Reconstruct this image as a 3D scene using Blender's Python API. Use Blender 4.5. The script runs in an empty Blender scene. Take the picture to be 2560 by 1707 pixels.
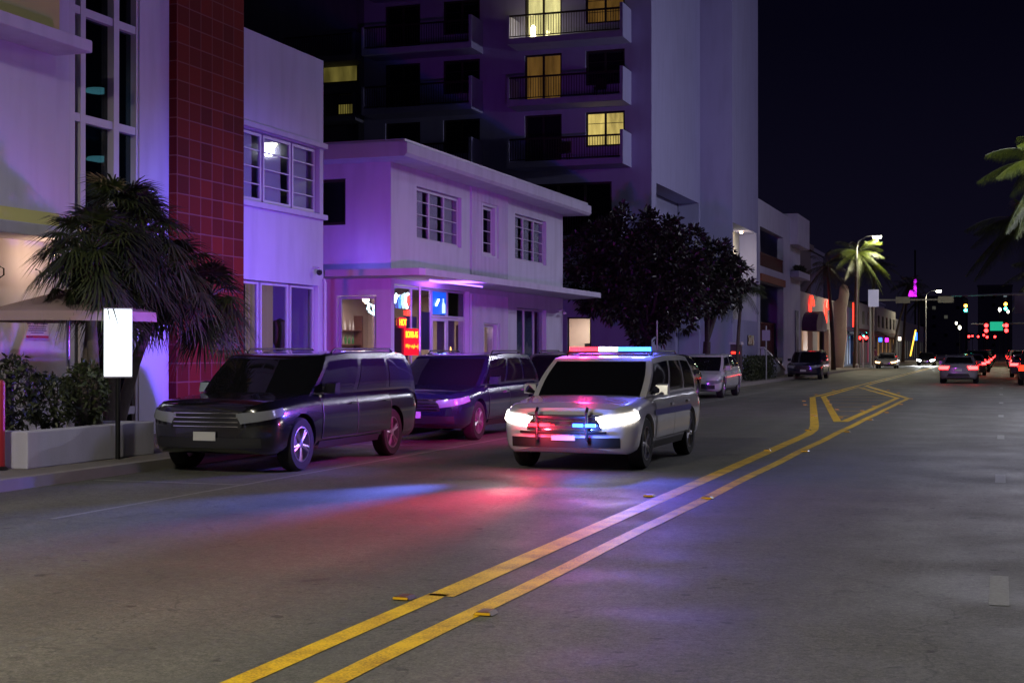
import bpy, bmesh, math, random
from mathutils import Vector, Matrix
R = math.radians
random.seed(7)
scene = bpy.context.scene
col = scene.collection

# ------------------------------------------------------------------ camera
cam_d = bpy.data.cameras.new("camera")
cam = bpy.data.objects.new("camera", cam_d)
col.objects.link(cam)
cam.location = (0, 0, 1.70)
cam.rotation_euler = (R(90.33), 0, R(19.0))
cam_d.sensor_width = 36.0
cam_d.lens = 50.0
cam_d.clip_start = 0.1
cam_d.clip_end = 3000
scene.camera = cam

# ------------------------------------------------------------------ world and light
w = bpy.data.worlds.new("World")
scene.world = w
w.use_nodes = True
nt = w.node_tree
bg = nt.nodes["Background"]
wtc = nt.nodes.new("ShaderNodeTexCoord"); wsp = nt.nodes.new("ShaderNodeSeparateXYZ"); wrp = nt.nodes.new("ShaderNodeValToRGB")
nt.links.new(wtc.outputs["Generated"], wsp.inputs[0]); nt.links.new(wsp.outputs["Z"], wrp.inputs[0]); nt.links.new(wrp.outputs[0], bg.inputs[0])
wrp.color_ramp.elements[0].position = 0.0; wrp.color_ramp.elements[0].color = (0.52, 0.42, 0.95, 1)
wrp.color_ramp.elements[1].position = 0.22; wrp.color_ramp.elements[1].color = (0.10, 0.08, 0.34, 1)
wre = wrp.color_ramp.elements.new(0.07); wre.color = (0.26, 0.22, 0.66, 1)
bg.inputs[1].default_value = 0.014
sun_d = bpy.data.lights.new("violet_wall_fill", 'SUN')  # added dim violet sun that brightens the street-facing walls, not a moon
sun_d.energy = 0.24
sun_d.angle = R(12)
sun_d.color = (0.60, 0.54, 1.0)
sun = bpy.data.objects.new("violet_wall_fill", sun_d)
col.objects.link(sun)
sun.rotation_euler = Vector((-0.85, -0.02, -0.45)).to_track_quat('-Z', 'Y').to_euler()
scene.view_settings.view_transform = 'Standard'
scene.view_settings.look = 'None'
scene.view_settings.gamma = 1.0
scene.view_settings.exposure = 0.0
scene.cycles.max_bounces = 6
scene.cycles.sample_clamp_indirect = 3.0
scene.cycles.sample_clamp_direct = 40.0

# ------------------------------------------------------------------ materials
MATS = {}
def mat(name, color, rough=0.8, metal=0.0, noise=0.0, nscale=4.0, bump=0.0, bscale=60.0, spec=0.5, coat=0.0, streak=0.0):
    if name in MATS: return MATS[name]
    m = bpy.data.materials.new(name); m.use_nodes = True
    t = m.node_tree; b = t.nodes["Principled BSDF"]
    b.inputs["Base Color"].default_value = (*color, 1)
    b.inputs["Roughness"].default_value = rough
    b.inputs["Metallic"].default_value = metal
    b.inputs["Specular IOR Level"].default_value = spec
    b.inputs["Coat Weight"].default_value = coat
    b.inputs["Coat Roughness"].default_value = 0.04
    if noise or bump or streak:
        tc = t.nodes.new("ShaderNodeNewGeometry")
    if noise:
        n = t.nodes.new("ShaderNodeTexNoise"); n.inputs["Scale"].default_value = nscale
        n.inputs["Detail"].default_value = 6
        t.links.new(tc.outputs["Position"], n.inputs["Vector"])
        r = t.nodes.new("ShaderNodeMapRange")
        r.inputs["To Min"].default_value = 1 - noise; r.inputs["To Max"].default_value = 1 + noise
        t.links.new(n.outputs["Fac"], r.inputs["Value"])
        mx = t.nodes.new("ShaderNodeVectorMath"); mx.operation = 'SCALE'
        mx.inputs[0].default_value = color
        src = r.outputs[0]
        if streak:
            mp = t.nodes.new("ShaderNodeMapping"); mp.inputs["Scale"].default_value = (1.3, 1.3, 0.22)
            t.links.new(tc.outputs["Position"], mp.inputs["Vector"])
            n3 = t.nodes.new("ShaderNodeTexNoise"); n3.inputs["Scale"].default_value = 2.0; n3.inputs["Detail"].default_value = 5
            t.links.new(mp.outputs[0], n3.inputs["Vector"])
            r3 = t.nodes.new("ShaderNodeMapRange"); r3.inputs["From Min"].default_value = 0.45; r3.inputs["From Max"].default_value = 0.7
            r3.inputs["To Min"].default_value = 1.0; r3.inputs["To Max"].default_value = 1 - streak
            t.links.new(n3.outputs["Fac"], r3.inputs["Value"])
            ml = t.nodes.new("ShaderNodeMath"); ml.operation = 'MULTIPLY'
            t.links.new(src, ml.inputs[0]); t.links.new(r3.outputs[0], ml.inputs[1]); src = ml.outputs[0]
        t.links.new(src, mx.inputs["Scale"])
        t.links.new(mx.outputs[0], b.inputs["Base Color"])
    if bump:
        n2 = t.nodes.new("ShaderNodeTexNoise"); n2.inputs["Scale"].default_value = bscale; n2.inputs["Detail"].default_value = 4
        t.links.new(tc.outputs["Position"], n2.inputs["Vector"])
        bp = t.nodes.new("ShaderNodeBump"); bp.inputs["Strength"].default_value = bump; bp.inputs["Distance"].default_value = 0.01
        t.links.new(n2.outputs["Fac"], bp.inputs["Height"]); t.links.new(bp.outputs[0], b.inputs["Normal"])
    MATS[name] = m
    return m

def emis(name, color, strength, vary=0.0):
    if name in MATS: return MATS[name]
    m = bpy.data.materials.new(name); m.use_nodes = True
    b = m.node_tree.nodes["Principled BSDF"]
    b.inputs["Base Color"].default_value = (*[min(1, c * 0.5) for c in color], 1)
    b.inputs["Emission Color"].default_value = (*color, 1)
    b.inputs["Emission Strength"].default_value = strength
    if vary:
        t = m.node_tree; g = t.nodes.new("ShaderNodeNewGeometry"); n = t.nodes.new("ShaderNodeTexNoise"); n.inputs["Scale"].default_value = 1.1; n.inputs["Detail"].default_value = 3
        mp = t.nodes.new("ShaderNodeMapping"); mp.inputs["Scale"].default_value = (2.2, 2.2, 0.5); t.links.new(g.outputs["Position"], mp.inputs["Vector"]); t.links.new(mp.outputs[0], n.inputs["Vector"])
        q = t.nodes.new("ShaderNodeMapRange"); q.inputs["From Min"].default_value = 0.3; q.inputs["From Max"].default_value = 0.7; q.inputs["To Min"].default_value = strength*(1-vary); q.inputs["To Max"].default_value = strength*(1+vary)
        t.links.new(n.outputs["Fac"], q.inputs["Value"]); t.links.new(q.outputs[0], b.inputs["Emission Strength"])
    MATS[name] = m
    return m

def glass(name, tint=(0.9, 0.9, 0.9), refl=(1, 1, 1), rough=0.02):
    if name in MATS: return MATS[name]
    m = bpy.data.materials.new(name); m.use_nodes = True
    t = m.node_tree; t.nodes.remove(t.nodes["Principled BSDF"])
    out = t.nodes["Material Output"]
    tr = t.nodes.new("ShaderNodeBsdfTransparent"); tr.inputs[0].default_value = (*tint, 1)
    gl = t.nodes.new("ShaderNodeBsdfGlossy"); gl.inputs["Roughness"].default_value = rough; gl.inputs[0].default_value = (*refl, 1)
    ge = t.nodes.new("ShaderNodeNewGeometry"); dt = t.nodes.new("ShaderNodeVectorMath"); dt.operation = 'DOT_PRODUCT'
    t.links.new(ge.outputs["Incoming"], dt.inputs[0]); t.links.new(ge.outputs["Normal"], dt.inputs[1])
    ab = t.nodes.new("ShaderNodeMath"); ab.operation = 'ABSOLUTE'; t.links.new(dt.outputs["Value"], ab.inputs[0])
    om = t.nodes.new("ShaderNodeMath"); om.operation = 'SUBTRACT'; om.inputs[0].default_value = 1.0; t.links.new(ab.outputs[0], om.inputs[1])
    pw_ = t.nodes.new("ShaderNodeMath"); pw_.operation = 'POWER'; pw_.inputs[1].default_value = 5.0; t.links.new(om.outputs[0], pw_.inputs[0])
    fr = t.nodes.new("ShaderNodeMath"); fr.operation = 'MULTIPLY_ADD'; fr.inputs[1].default_value = 0.95; fr.inputs[2].default_value = 0.05; t.links.new(pw_.outputs[0], fr.inputs[0])
    mx = t.nodes.new("ShaderNodeMixShader")
    t.links.new(fr.outputs[0], mx.inputs[0]); t.links.new(tr.outputs[0], mx.inputs[1]); t.links.new(gl.outputs[0], mx.inputs[2])
    t.links.new(mx.outputs[0], out.inputs[0])
    MATS[name] = m
    return m

def asphalt():
    m = bpy.data.materials.new("asphalt"); m.use_nodes = True
    t = m.node_tree; b = t.nodes["Principled BSDF"]; N = t.nodes.new; L = t.links.new
    g = N("ShaderNodeNewGeometry")
    def noise(sc, det, rough=0.6, stretch=None):
        n = N("ShaderNodeTexNoise"); n.inputs["Scale"].default_value = sc; n.inputs["Detail"].default_value = det
        n.inputs["Roughness"].default_value = rough
        if stretch:
            mp = N("ShaderNodeMapping"); mp.inputs["Scale"].default_value = stretch
            L(g.outputs["Position"], mp.inputs["Vector"]); L(mp.outputs[0], n.inputs["Vector"])
        else: L(g.outputs["Position"], n.inputs["Vector"])
        return n.outputs["Fac"]
    def rng(src, a, b_, c, d):
        r = N("ShaderNodeMapRange"); r.inputs["From Min"].default_value = a; r.inputs["From Max"].default_value = b_
        r.inputs["To Min"].default_value = c; r.inputs["To Max"].default_value = d; L(src, r.inputs["Value"]); return r.outputs[0]
    def mul(a, b_):
        k = N("ShaderNodeMath"); k.operation = 'MULTIPLY'; L(a, k.inputs[0]); L(b_, k.inputs[1]); return k.outputs[0]
    big = rng(noise(0.35, 5, 0.6, (1, 0.25, 1)), 0.3, 0.7, 0.80, 1.18)
    grain = rng(noise(60, 4, 0.85), 0.3, 0.7, 0.4, 1.6)
    mid = mul(rng(noise(9, 5), 0.35, 0.7, 0.85, 1.12), rng(noise(22, 4, 0.75), 0.3, 0.7, 0.6, 1.4))
    lane = rng(noise(0.9, 3, 0.5, (1, 0.03, 1)), 0.35, 0.65, 0.82, 1.12); mid = mul(mid, lane)
    spots = rng(noise(2.6, 3, 0.5, (1, 0.8, 1)), 0.68, 0.76, 1.0, 0.55)
    oil = rng(noise(6.5, 2, 0.4), 0.69, 0.73, 1.0, 0.5)
    crack = N("ShaderNodeTexVoronoi"); crack.feature = 'DISTANCE_TO_EDGE'; crack.inputs["Scale"].default_value = 0.28
    mp = N("ShaderNodeMapping"); L(g.outputs["Position"], mp.inputs["Vector"])
    wn = N("ShaderNodeTexNoise"); wn.inputs["Scale"].default_value = 1.5; wn.inputs["Detail"].default_value = 6; L(g.outputs["Position"], wn.inputs["Vector"])
    ad = N("ShaderNodeVectorMath"); ad.operation = 'ADD'; L(mp.outputs[0], ad.inputs[0]); L(wn.outputs["Color"], ad.inputs[1]); L(ad.outputs[0], crack.inputs["Vector"])
    ck = rng(crack.outputs["Distance"], 0.0, 0.004, 0.6, 1.0)
    v = mul(mul(mul(mul(mul(big, grain), mid), spots), oil), ck)
    sc = N("ShaderNodeVectorMath"); sc.operation = 'SCALE'; sc.inputs[0].default_value = (0.122, 0.124, 0.100)
    L(v, sc.inputs["Scale"]); L(sc.outputs[0], b.inputs["Base Color"])
    L(rng(noise(0.8, 4), 0.35, 0.65, 0.55, 0.75), b.inputs["Roughness"])
    bp = N("ShaderNodeBump"); bp.inputs["Strength"].default_value = 0.45; bp.inputs["Distance"].default_value = 0.006
    L(noise(110, 3, 0.8), bp.inputs["Height"]); L(bp.outputs[0], b.inputs["Normal"])
    return m

def yellow_paint():
    m = bpy.data.materials.new("yellow_paint"); m.use_nodes = True
    t = m.node_tree; b = t.nodes["Principled BSDF"]; N = t.nodes.new; L = t.links.new
    g = N("ShaderNodeNewGeometry")
    n = N("ShaderNodeTexNoise"); n.inputs["Scale"].default_value = 70; n.inputs["Detail"].default_value = 4; L(g.outputs["Position"], n.inputs["Vector"])
    n2 = N("ShaderNodeTexNoise"); n2.inputs["Scale"].default_value = 3; n2.inputs["Detail"].default_value = 6; L(g.outputs["Position"], n2.inputs["Vector"])
    a = N("ShaderNodeMath"); a.operation = 'ADD'; L(n.outputs["Fac"], a.inputs[0]); L(n2.outputs["Fac"], a.inputs[1])
    r = N("ShaderNodeValToRGB"); r.color_ramp.elements[0].position = 0.36; r.color_ramp.elements[0].color = (0.42, 0.22, 0.015, 1)
    r.color_ramp.elements[1].position = 0.56; r.color_ramp.elements[1].color = (0.92, 0.60, 0.010, 1)
    h = N("ShaderNodeMath"); h.operation = 'MULTIPLY'; h.inputs[1].default_value = 0.5; L(a.outputs[0], h.inputs[0])
    L(h.outputs[0], r.inputs[0]); L(r.outputs[0], b.inputs["Base Color"]); b.inputs["Roughness"].default_value = 0.55
    return m

def tile_mat(name, c1, c2, cm, sx, sz, axis='Y'):
    m = bpy.data.materials.new(name); m.use_nodes = True
    t = m.node_tree; b = t.nodes["Principled BSDF"]; N = t.nodes.new; L = t.links.new
    g = N("ShaderNodeNewGeometry"); s = N("ShaderNodeSeparateXYZ"); L(g.outputs["Position"], s.inputs[0])
    c = N("ShaderNodeCombineXYZ"); L(s.outputs[axis], c.inputs[0]); L(s.outputs["Z"], c.inputs[1])
    br = N("ShaderNodeTexBrick"); br.offset = 0.0; br.inputs["Scale"].default_value = 1.0
    br.inputs["Brick Width"].default_value = sx; br.inputs["Row Height"].default_value = sz
    br.inputs["Mortar Size"].default_value = 0.012; br.inputs["Color1"].default_value = (*c1, 1); br.inputs["Color2"].default_value = (*c2, 1)
    br.inputs["Mortar"].default_value = (*cm, 1); L(c.outputs[0], br.inputs["Vector"]); L(br.outputs["Color"], b.inputs["Base Color"])
    b.inputs["Roughness"].default_value = 0.75; b.inputs["Specular IOR Level"].default_value = 0.15
    bp = N("ShaderNodeBump"); bp.invert = True; bp.inputs["Strength"].default_value = 0.6; bp.inputs["Distance"].default_value = 0.01
    L(br.outputs["Fac"], bp.inputs["Height"]); L(bp.outputs[0], b.inputs["Normal"])
    return m

def leaf_mat(name, c1, c2, rough=0.5):
    m = bpy.data.materials.new(name); m.use_nodes = True
    t = m.node_tree; b = t.nodes["Principled BSDF"]; N = t.nodes.new; L = t.links.new
    g = N("ShaderNodeNewGeometry")
    r = N("ShaderNodeMixRGB"); r.inputs[1].default_value = (*c1, 1); r.inputs[2].default_value = (*c2, 1)
    L(g.outputs["Random Per Island"], r.inputs[0]); L(r.outputs[0], b.inputs["Base Color"])
    b.inputs["Roughness"].default_value = rough
    return m

ASPH = asphalt()
YEL = yellow_paint()
WHITEP = mat("white_road_paint", (0.26, 0.27, 0.24), 0.7, noise=0.45, nscale=30)
CONC = mat("sidewalk_concrete", (0.20, 0.18, 0.165), 0.85, noise=0.25, nscale=1.6, bump=0.3, bscale=50)
KERB = mat("kerb_concrete", (0.27, 0.25, 0.23), 0.85, noise=0.2, nscale=3)
SOIL = mat("ground_soil", (0.04, 0.035, 0.03), 0.95, noise=0.3)
STUC = mat("white_stucco", (0.56, 0.55, 0.66), 0.85, noise=0.07, nscale=1.3, bump=0.35, bscale=45, streak=0.12)  # white wall with the street's violet light tinted into its colour
STUC2 = mat("violet_lit_stucco", (0.54, 0.53, 0.66), 0.85, noise=0.07, nscale=1.1, bump=0.35, bscale=40, streak=0.12)  # white wall too; the lavender is violet light put into the colour
STUCY = mat("yellow_stucco_band", (0.62, 0.60, 0.20), 0.85, noise=0.06, nscale=2, bump=0.3, bscale=45)
TOWER = mat("tower_concrete", (0.34, 0.335, 0.54), 0.9, noise=0.07, nscale=0.5, bump=0.25, bscale=30, streak=0.08)  # bluish night light is mixed into the concrete colour
TOWERD = mat("tower_shaded_concrete", (0.17, 0.17, 0.23), 0.9, noise=0.1, nscale=0.5, streak=0.15)  # darker copy of the tower concrete, recess shade put into the colour
RTILE = tile_mat("red_ceramic_tile", (0.17, 0.016, 0.011), (0.10, 0.009, 0.009), (0.20, 0.07, 0.07), 0.42, 0.36)
ALU = mat("painted_window_frame", (0.50, 0.48, 0.58), 0.45)
DARKF = mat("dark_bronze_frame", (0.03, 0.022, 0.022), 0.5)
RAILM = mat("dark_railing_metal", (0.020, 0.012, 0.012), 0.5)
BLIND = mat("window_blind", (0.75, 0.75, 0.77), 0.9, noise=0.1, nscale=2)
DRAPE = mat("dark_curtain", (0.020, 0.020, 0.026), 0.9)
GLASS = glass("window_glass", (0.80, 0.82, 0.85))
GLASSD = glass("dark_window_glass", (0.28, 0.33, 0.36))
STEEL = mat("galvanised_steel", (0.45, 0.45, 0.47), 0.4, 0.8)
POLEM = mat("painted_pole", (0.42, 0.42, 0.44), 0.45, 0.2)
DKMETAL = mat("dark_metal", (0.02, 0.02, 0.022), 0.45, 0.5)
BARK = mat("palm_bark", (0.085, 0.065, 0.055), 0.95, noise=0.35, nscale=9, bump=0.8, bscale=25)
BARKD = mat("dark_bark", (0.045, 0.034, 0.035), 0.95, noise=0.35, nscale=9)
LEAFP = leaf_mat("palm_frond", (0.016, 0.026, 0.010), (0.050, 0.062, 0.018))
LEAFL = leaf_mat("lamplit_palm_frond", (0.028, 0.045, 0.003), (0.070, 0.085, 0.004))  # frond colour with yellow street lamp light put into it
LEAFT = leaf_mat("glossy_tree_leaf", (0.008, 0.010, 0.007), (0.026, 0.025, 0.016), 0.45)
LEAFH = leaf_mat("hedge_leaf", (0.02, 0.03, 0.01), (0.05, 0.06, 0.02))
CANV = mat("beige_canvas", (0.42, 0.30, 0.30), 0.9, noise=0.08)
TERRA = mat("terracotta_paint", (0.30, 0.09, 0.05), 0.8, noise=0.1)
DKRED = mat("dark_red_paint", (0.10, 0.012, 0.02), 0.7)
TYRE = mat("tyre_rubber", (0.012, 0.012, 0.012), 0.85)
RIM = mat("alloy_rim", (0.50, 0.50, 0.52), 0.3, 0.9)
CARGL = mat("tinted_car_glass", (0.008, 0.008, 0.010), 0.03, 0.0, spec=0.8)
PLAST = mat("black_plastic_trim", (0.015, 0.015, 0.016), 0.5)
CHROME = mat("chrome_trim", (0.7, 0.7, 0.72), 0.12, 1.0)
HLOFF = mat("unlit_headlight_lens", (0.32, 0.34, 0.36), 0.12, 0.3)
TLOFF = mat("unlit_tail_lens", (0.18, 0.008, 0.008), 0.15)
PLATE = mat("license_plate_white", (0.6, 0.6, 0.58), 0.5)
def paint(n, c): return mat(n, c, 0.20, 0.0, coat=1.0)
PBLACK = paint("black_car_paint", (0.007, 0.007, 0.009))
PNAVY = paint("dark_navy_car_paint", (0.010, 0.012, 0.030))
PGREY = paint("charcoal_car_paint", (0.022, 0.022, 0.026))
PWHITE = paint("white_car_paint", (0.62, 0.61, 0.64))
PSILV = paint("silver_car_paint", (0.25, 0.25, 0.27))
PRED = paint("deep_red_car_paint", (0.12, 0.012, 0.012))
BULB = emis("lamp_white_glow", (1.0, 0.96, 0.72), 45)
WARMB = emis("warm_bulb_glow", (1.0, 0.72, 0.38), 30)
SIGNW = emis("backlit_white_panel", (0.86, 0.95, 1.0), 1.6)
NEONR = emis("red_neon", (1.0, 0.02, 0.01), 6)
NEONO = emis("orange_neon", (1.0, 0.28, 0.01), 5)
NEONB = emis("blue_neon", (0.03, 0.15, 1.0), 4)
NEONC = emis("cyan_white_neon", (0.55, 0.9, 1.0), 7)
NEONM = emis("magenta_neon", (0.75, 0.02, 1.0), 4)
NEONV = emis("violet_neon", (0.30, 0.12, 1.0), 5)
TLON = emis("lit_tail_lens", (1.0, 0.02, 0.02), 22)
TLDIM = emis("running_tail_lens", (1.0, 0.03, 0.01), 3)
HLON = emis("lit_headlight_lens", (1.0, 0.93, 0.80), 16)
STRR = emis("red_strobe_lens", (1.0, 0.010, 0.02), 12)
STRB = emis("blue_strobe_lens", (0.02, 0.10, 1.0), 13)
STRW = emis("white_strobe_lens", (1.0, 0.97, 1.0), 30)
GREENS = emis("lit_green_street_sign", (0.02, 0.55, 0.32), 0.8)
SIGG = emis("green_signal_lens", (0.05, 1.0, 0.80), 22)
SIGA = emis("amber_signal_lens", (1.0, 0.38, 0.03), 22)
SIGR = emis("red_signal_lens", (1.0, 0.02, 0.02), 16)
YWIN = emis("yellow_lit_curtain", (1.0, 0.74, 0.20), 0.85, 0.5)
YWIN2 = emis("amber_lit_curtain", (0.60, 0.30, 0.06), 0.22, 0.5)
YWIN3 = emis("bright_lit_room", (1.0, 0.86, 0.34), 1.1, 0.5)
YWIN4 = emis("dim_yellow_blind", (0.55, 0.45, 0.10), 0.16, 0.5)

# ------------------------------------------------------------------ mesh helpers
class MB:
    def __init__(s): s.v = []; s.f = []
    def add(s, vs, fs):
        o = len(s.v); s.v += [tuple(p) for p in vs]; s.f += [tuple(i + o for i in f) for f in fs]; return s
    def box(s, x0, x1, y0, y1, z0, z1):
        if x0 > x1: x0, x1 = x1, x0
        if y0 > y1: y0, y1 = y1, y0
        if z0 > z1: z0, z1 = z1, z0
        return s.add([(x0,y0,z0),(x1,y0,z0),(x1,y1,z0),(x0,y1,z0),(x0,y0,z1),(x1,y0,z1),(x1,y1,z1),(x0,y1,z1)],
                     [(0,3,2,1),(4,5,6,7),(0,1,5,4),(1,2,6,5),(2,3,7,6),(3,0,4,7)])
    def tube(s, pts, rads, n=10, cap=True):
        pts = [Vector(p) for p in pts]
        if not hasattr(rads, '__len__'): rads = [rads] * len(pts)
        vs = []; fs = []
        for i, p in enumerate(pts):
            d = (pts[min(i+1, len(pts)-1)] - pts[max(i-1, 0)]).normalized()
            a = d.orthogonal() if abs(d.z) < 0.9 else Vector((1, 0, 0))
            a = (a - d * a.dot(d)).normalized(); b = d.cross(a)
            for k in range(n):
                t = 2 * math.pi * k / n
                vs.append(p + (a * math.cos(t) + b * math.sin(t)) * rads[i])
        for i in range(len(pts) - 1):
            for k in range(n):
                fs.append((i*n+k, i*n+(k+1) % n, (i+1)*n+(k+1) % n, (i+1)*n+k))
        if cap:
            fs.append(tuple(range(n))[::-1]); fs.append(tuple(range((len(pts)-1)*n, len(pts)*n)))
        return s.add(vs, fs)
    def lathe(s, prof, c=(0,0,0), axis='Z', n=24, cap=True):
        vs = []; fs = []
        for r, h in prof:
            for k in range(n):
                t = 2*math.pi*k/n; a, b = r*math.cos(t), r*math.sin(t)
                p = {'Z': (a, b, h), 'X': (h, a, b), 'Y': (a, h, b)}[axis]
                vs.append((p[0]+c[0], p[1]+c[1], p[2]+c[2]))
        for i in range(len(prof)-1):
            for k in range(n): fs.append((i*n+k, i*n+(k+1) % n, (i+1)*n+(k+1) % n, (i+1)*n+k))
        if cap: fs.append(tuple(range(n))[::-1]); fs.append(tuple(range((len(prof)-1)*n, len(prof)*n)))
        return s.add(vs, fs)
    def prism(s, poly, axis, a, b):
        f = {'X': lambda p, t: (t, p[0], p[1]), 'Y': lambda p, t: (p[0], t, p[1]), 'Z': lambda p, t: (p[0], p[1], t)}[axis]
        n = len(poly)
        return s.add([f(p, a) for p in poly] + [f(p, b) for p in poly],
                     [tuple(range(n))[::-1], tuple(range(n, 2*n))] + [(i, (i+1) % n, n+(i+1) % n, n+i) for i in range(n)])
    def grid(s, fn, nu, nv, closed=False):
        vs = [fn(u/nu, v/nv) for v in range(nv+1) for u in range(nu+1)]
        return s.add(vs, [(v*(nu+1)+u, v*(nu+1)+u+1, (v+1)*(nu+1)+u+1, (v+1)*(nu+1)+u) for v in range(nv) for u in range(nu)])
    def mesh(s, name, m=None, smooth=False, off=(0,0,0), bevel=0, fix=True):
        me = bpy.data.meshes.new(name)
        me.from_pydata([(p[0]-off[0], p[1]-off[1], p[2]-off[2]) for p in s.v], [], s.f)
        if fix:
            bm = bmesh.new(); bm.from_mesh(me); bmesh.ops.recalc_face_normals(bm, faces=bm.faces)
            bm.to_mesh(me); bm.free()
        if m: me.materials.append(m)
        if smooth:
            me.polygons.foreach_set('use_smooth', [True]*len(me.polygons))
            if smooth != 'all':
                me.set_sharp_from_angle(angle=R(38))
        me.update()
        return me
    def build(s, name, m, parent=None, smooth=False, bevel=0):
        off = (0, 0, 0)
        if parent is not None:
            off = WORLDLOC.get(parent.name, (0, 0, 0))
        o = bpy.data.objects.new(name, s.mesh(name, m, smooth, off))
        col.objects.link(o)
        if parent is not None: o.parent = parent; WORLDLOC[o.name] = off
        if bevel:
            b = o.modifiers.new("bevel", 'BEVEL'); b.width = bevel; b.segments = 2; b.limit_method = 'ANGLE'
        return o
WORLDLOC = {}

def tag(o, label=None, cat=None, group=None, kind=None):
    if label: o["label"] = label
    if cat: o["category"] = cat
    if group: o["group"] = group
    if kind: o["kind"] = kind
    return o
def thing(name, loc, label, cat, group=None, rz=0):
    o = bpy.data.objects.new(name, None); col.objects.link(o)
    o.location = loc; o.rotation_euler = (0, 0, rz)
    if rz == 0: WORLDLOC[o.name] = tuple(loc)
    o.empty_display_size = 0.2
    return tag(o, label, cat, group)
def lamp(name, kind, loc, energy, color, size=0.1, parent=None, **k):
    d = bpy.data.lights.new(name, kind); d.energy = energy; d.color = color
    if kind == 'AREA': d.size = size
    else: d.shadow_soft_size = size
    for a, b in k.items():
        if a != 'dir': setattr(d, a, b)
    o = bpy.data.objects.new(name, d); col.objects.link(o)
    off = WORLDLOC.get(parent.name, (0,0,0)) if parent else (0,0,0)
    o.location = Vector(loc) - Vector(off)
    if parent: o.parent = parent
    if 'dir' in k: o.rotation_euler = Vector(k['dir']).to_track_quat('-Z', 'Y').to_euler()
    return o
def text(name, body, size, m, mtx, parent=None, extrude=0.004, align='CENTER', sx=1.0):
    c = bpy.data.curves.new(name, 'FONT'); c.body = body; c.size = size; c.extrude = extrude
    c.align_x = align; c.align_y = 'CENTER'
    c.materials.append(m)
    o = bpy.data.objects.new(name, c); col.objects.link(o)
    off = Vector(WORLDLOC.get(parent.name, (0,0,0))) if parent else Vector((0,0,0))
    if parent: o.parent = parent
    me = bpy.data.meshes.new_from_object(o); bpy.data.objects.remove(o)
    me.transform(Matrix.Translation(-off) @ mtx @ Matrix.Diagonal((sx, 1, 1, 1)))
    o = bpy.data.objects.new(name, me); col.objects.link(o)
    if parent: o.parent = parent
    return o
def face_x(x, y, z):      # text plane facing +X, reading towards +Y
    return Matrix.Translation((x, y, z)) @ Matrix.Rotation(R(90), 4, 'Z') @ Matrix.Rotation(R(90), 4, 'X')
def face_my(x, y, z):     # text plane facing -Y, reading towards +X
    return Matrix.Translation((x, y, z)) @ Matrix.Rotation(R(90), 4, 'X')

def wall(mb, axis, plane, u0, u1, z0, z1, holes, depth, sgn):
    """panel with real openings; axis 'X': plane X=plane, u along Y; depth goes towards sgn*axis"""
    us = sorted({u0, u1, *[h[0] for h in holes], *[h[1] for h in holes]})
    zs = sorted({z0, z1, *[h[2] for h in holes], *[h[3] for h in holes]})
    us = [u for u in us if u0 <= u <= u1]; zs = [z for z in zs if z0 <= z <= z1]
    def P(u, z, d): return (plane + sgn*d, u, z) if axis == 'X' else (u, plane + sgn*d, z)
    def solid(i, j):
        if not (0 <= i < len(us)-1 and 0 <= j < len(zs)-1): return False
        cu, cz = (us[i]+us[i+1])/2, (zs[j]+zs[j+1])/2
        return not any(h[0] < cu < h[1] and h[2] < cz < h[3] for h in holes)
    for i in range(len(us)-1):
        for j in range(len(zs)-1):
            if not solid(i, j): continue
            a, b, c, d = us[i], us[i+1], zs[j], zs[j+1]
            for dd in (0, depth): mb.add([P(a,c,dd), P(b,c,dd), P(b,d,dd), P(a,d,dd)], [(0,1,2,3)])
            for (ii, jj, e) in ((i-1, j, ((a,c),(a,d))), (i+1, j, ((b,c),(b,d))), (i, j-1, ((a,c),(b,c))), (i, j+1, ((a,d),(b,d)))):
                if not solid(ii, jj):
                    (p, q), (r_, s_) = e
                    mb.add([P(p,q,0), P(r_,s_,0), P(r_,s_,depth), P(p,q,depth)], [(0,1,2,3)])
    return mb

def weld(o):
    bm = bmesh.new(); bm.from_mesh(o.data); bmesh.ops.remove_doubles(bm, verts=bm.verts, dist=0.0005)
    bmesh.ops.recalc_face_normals(bm, faces=bm.faces); bm.to_mesh(o.data); bm.free(); return o

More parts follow.
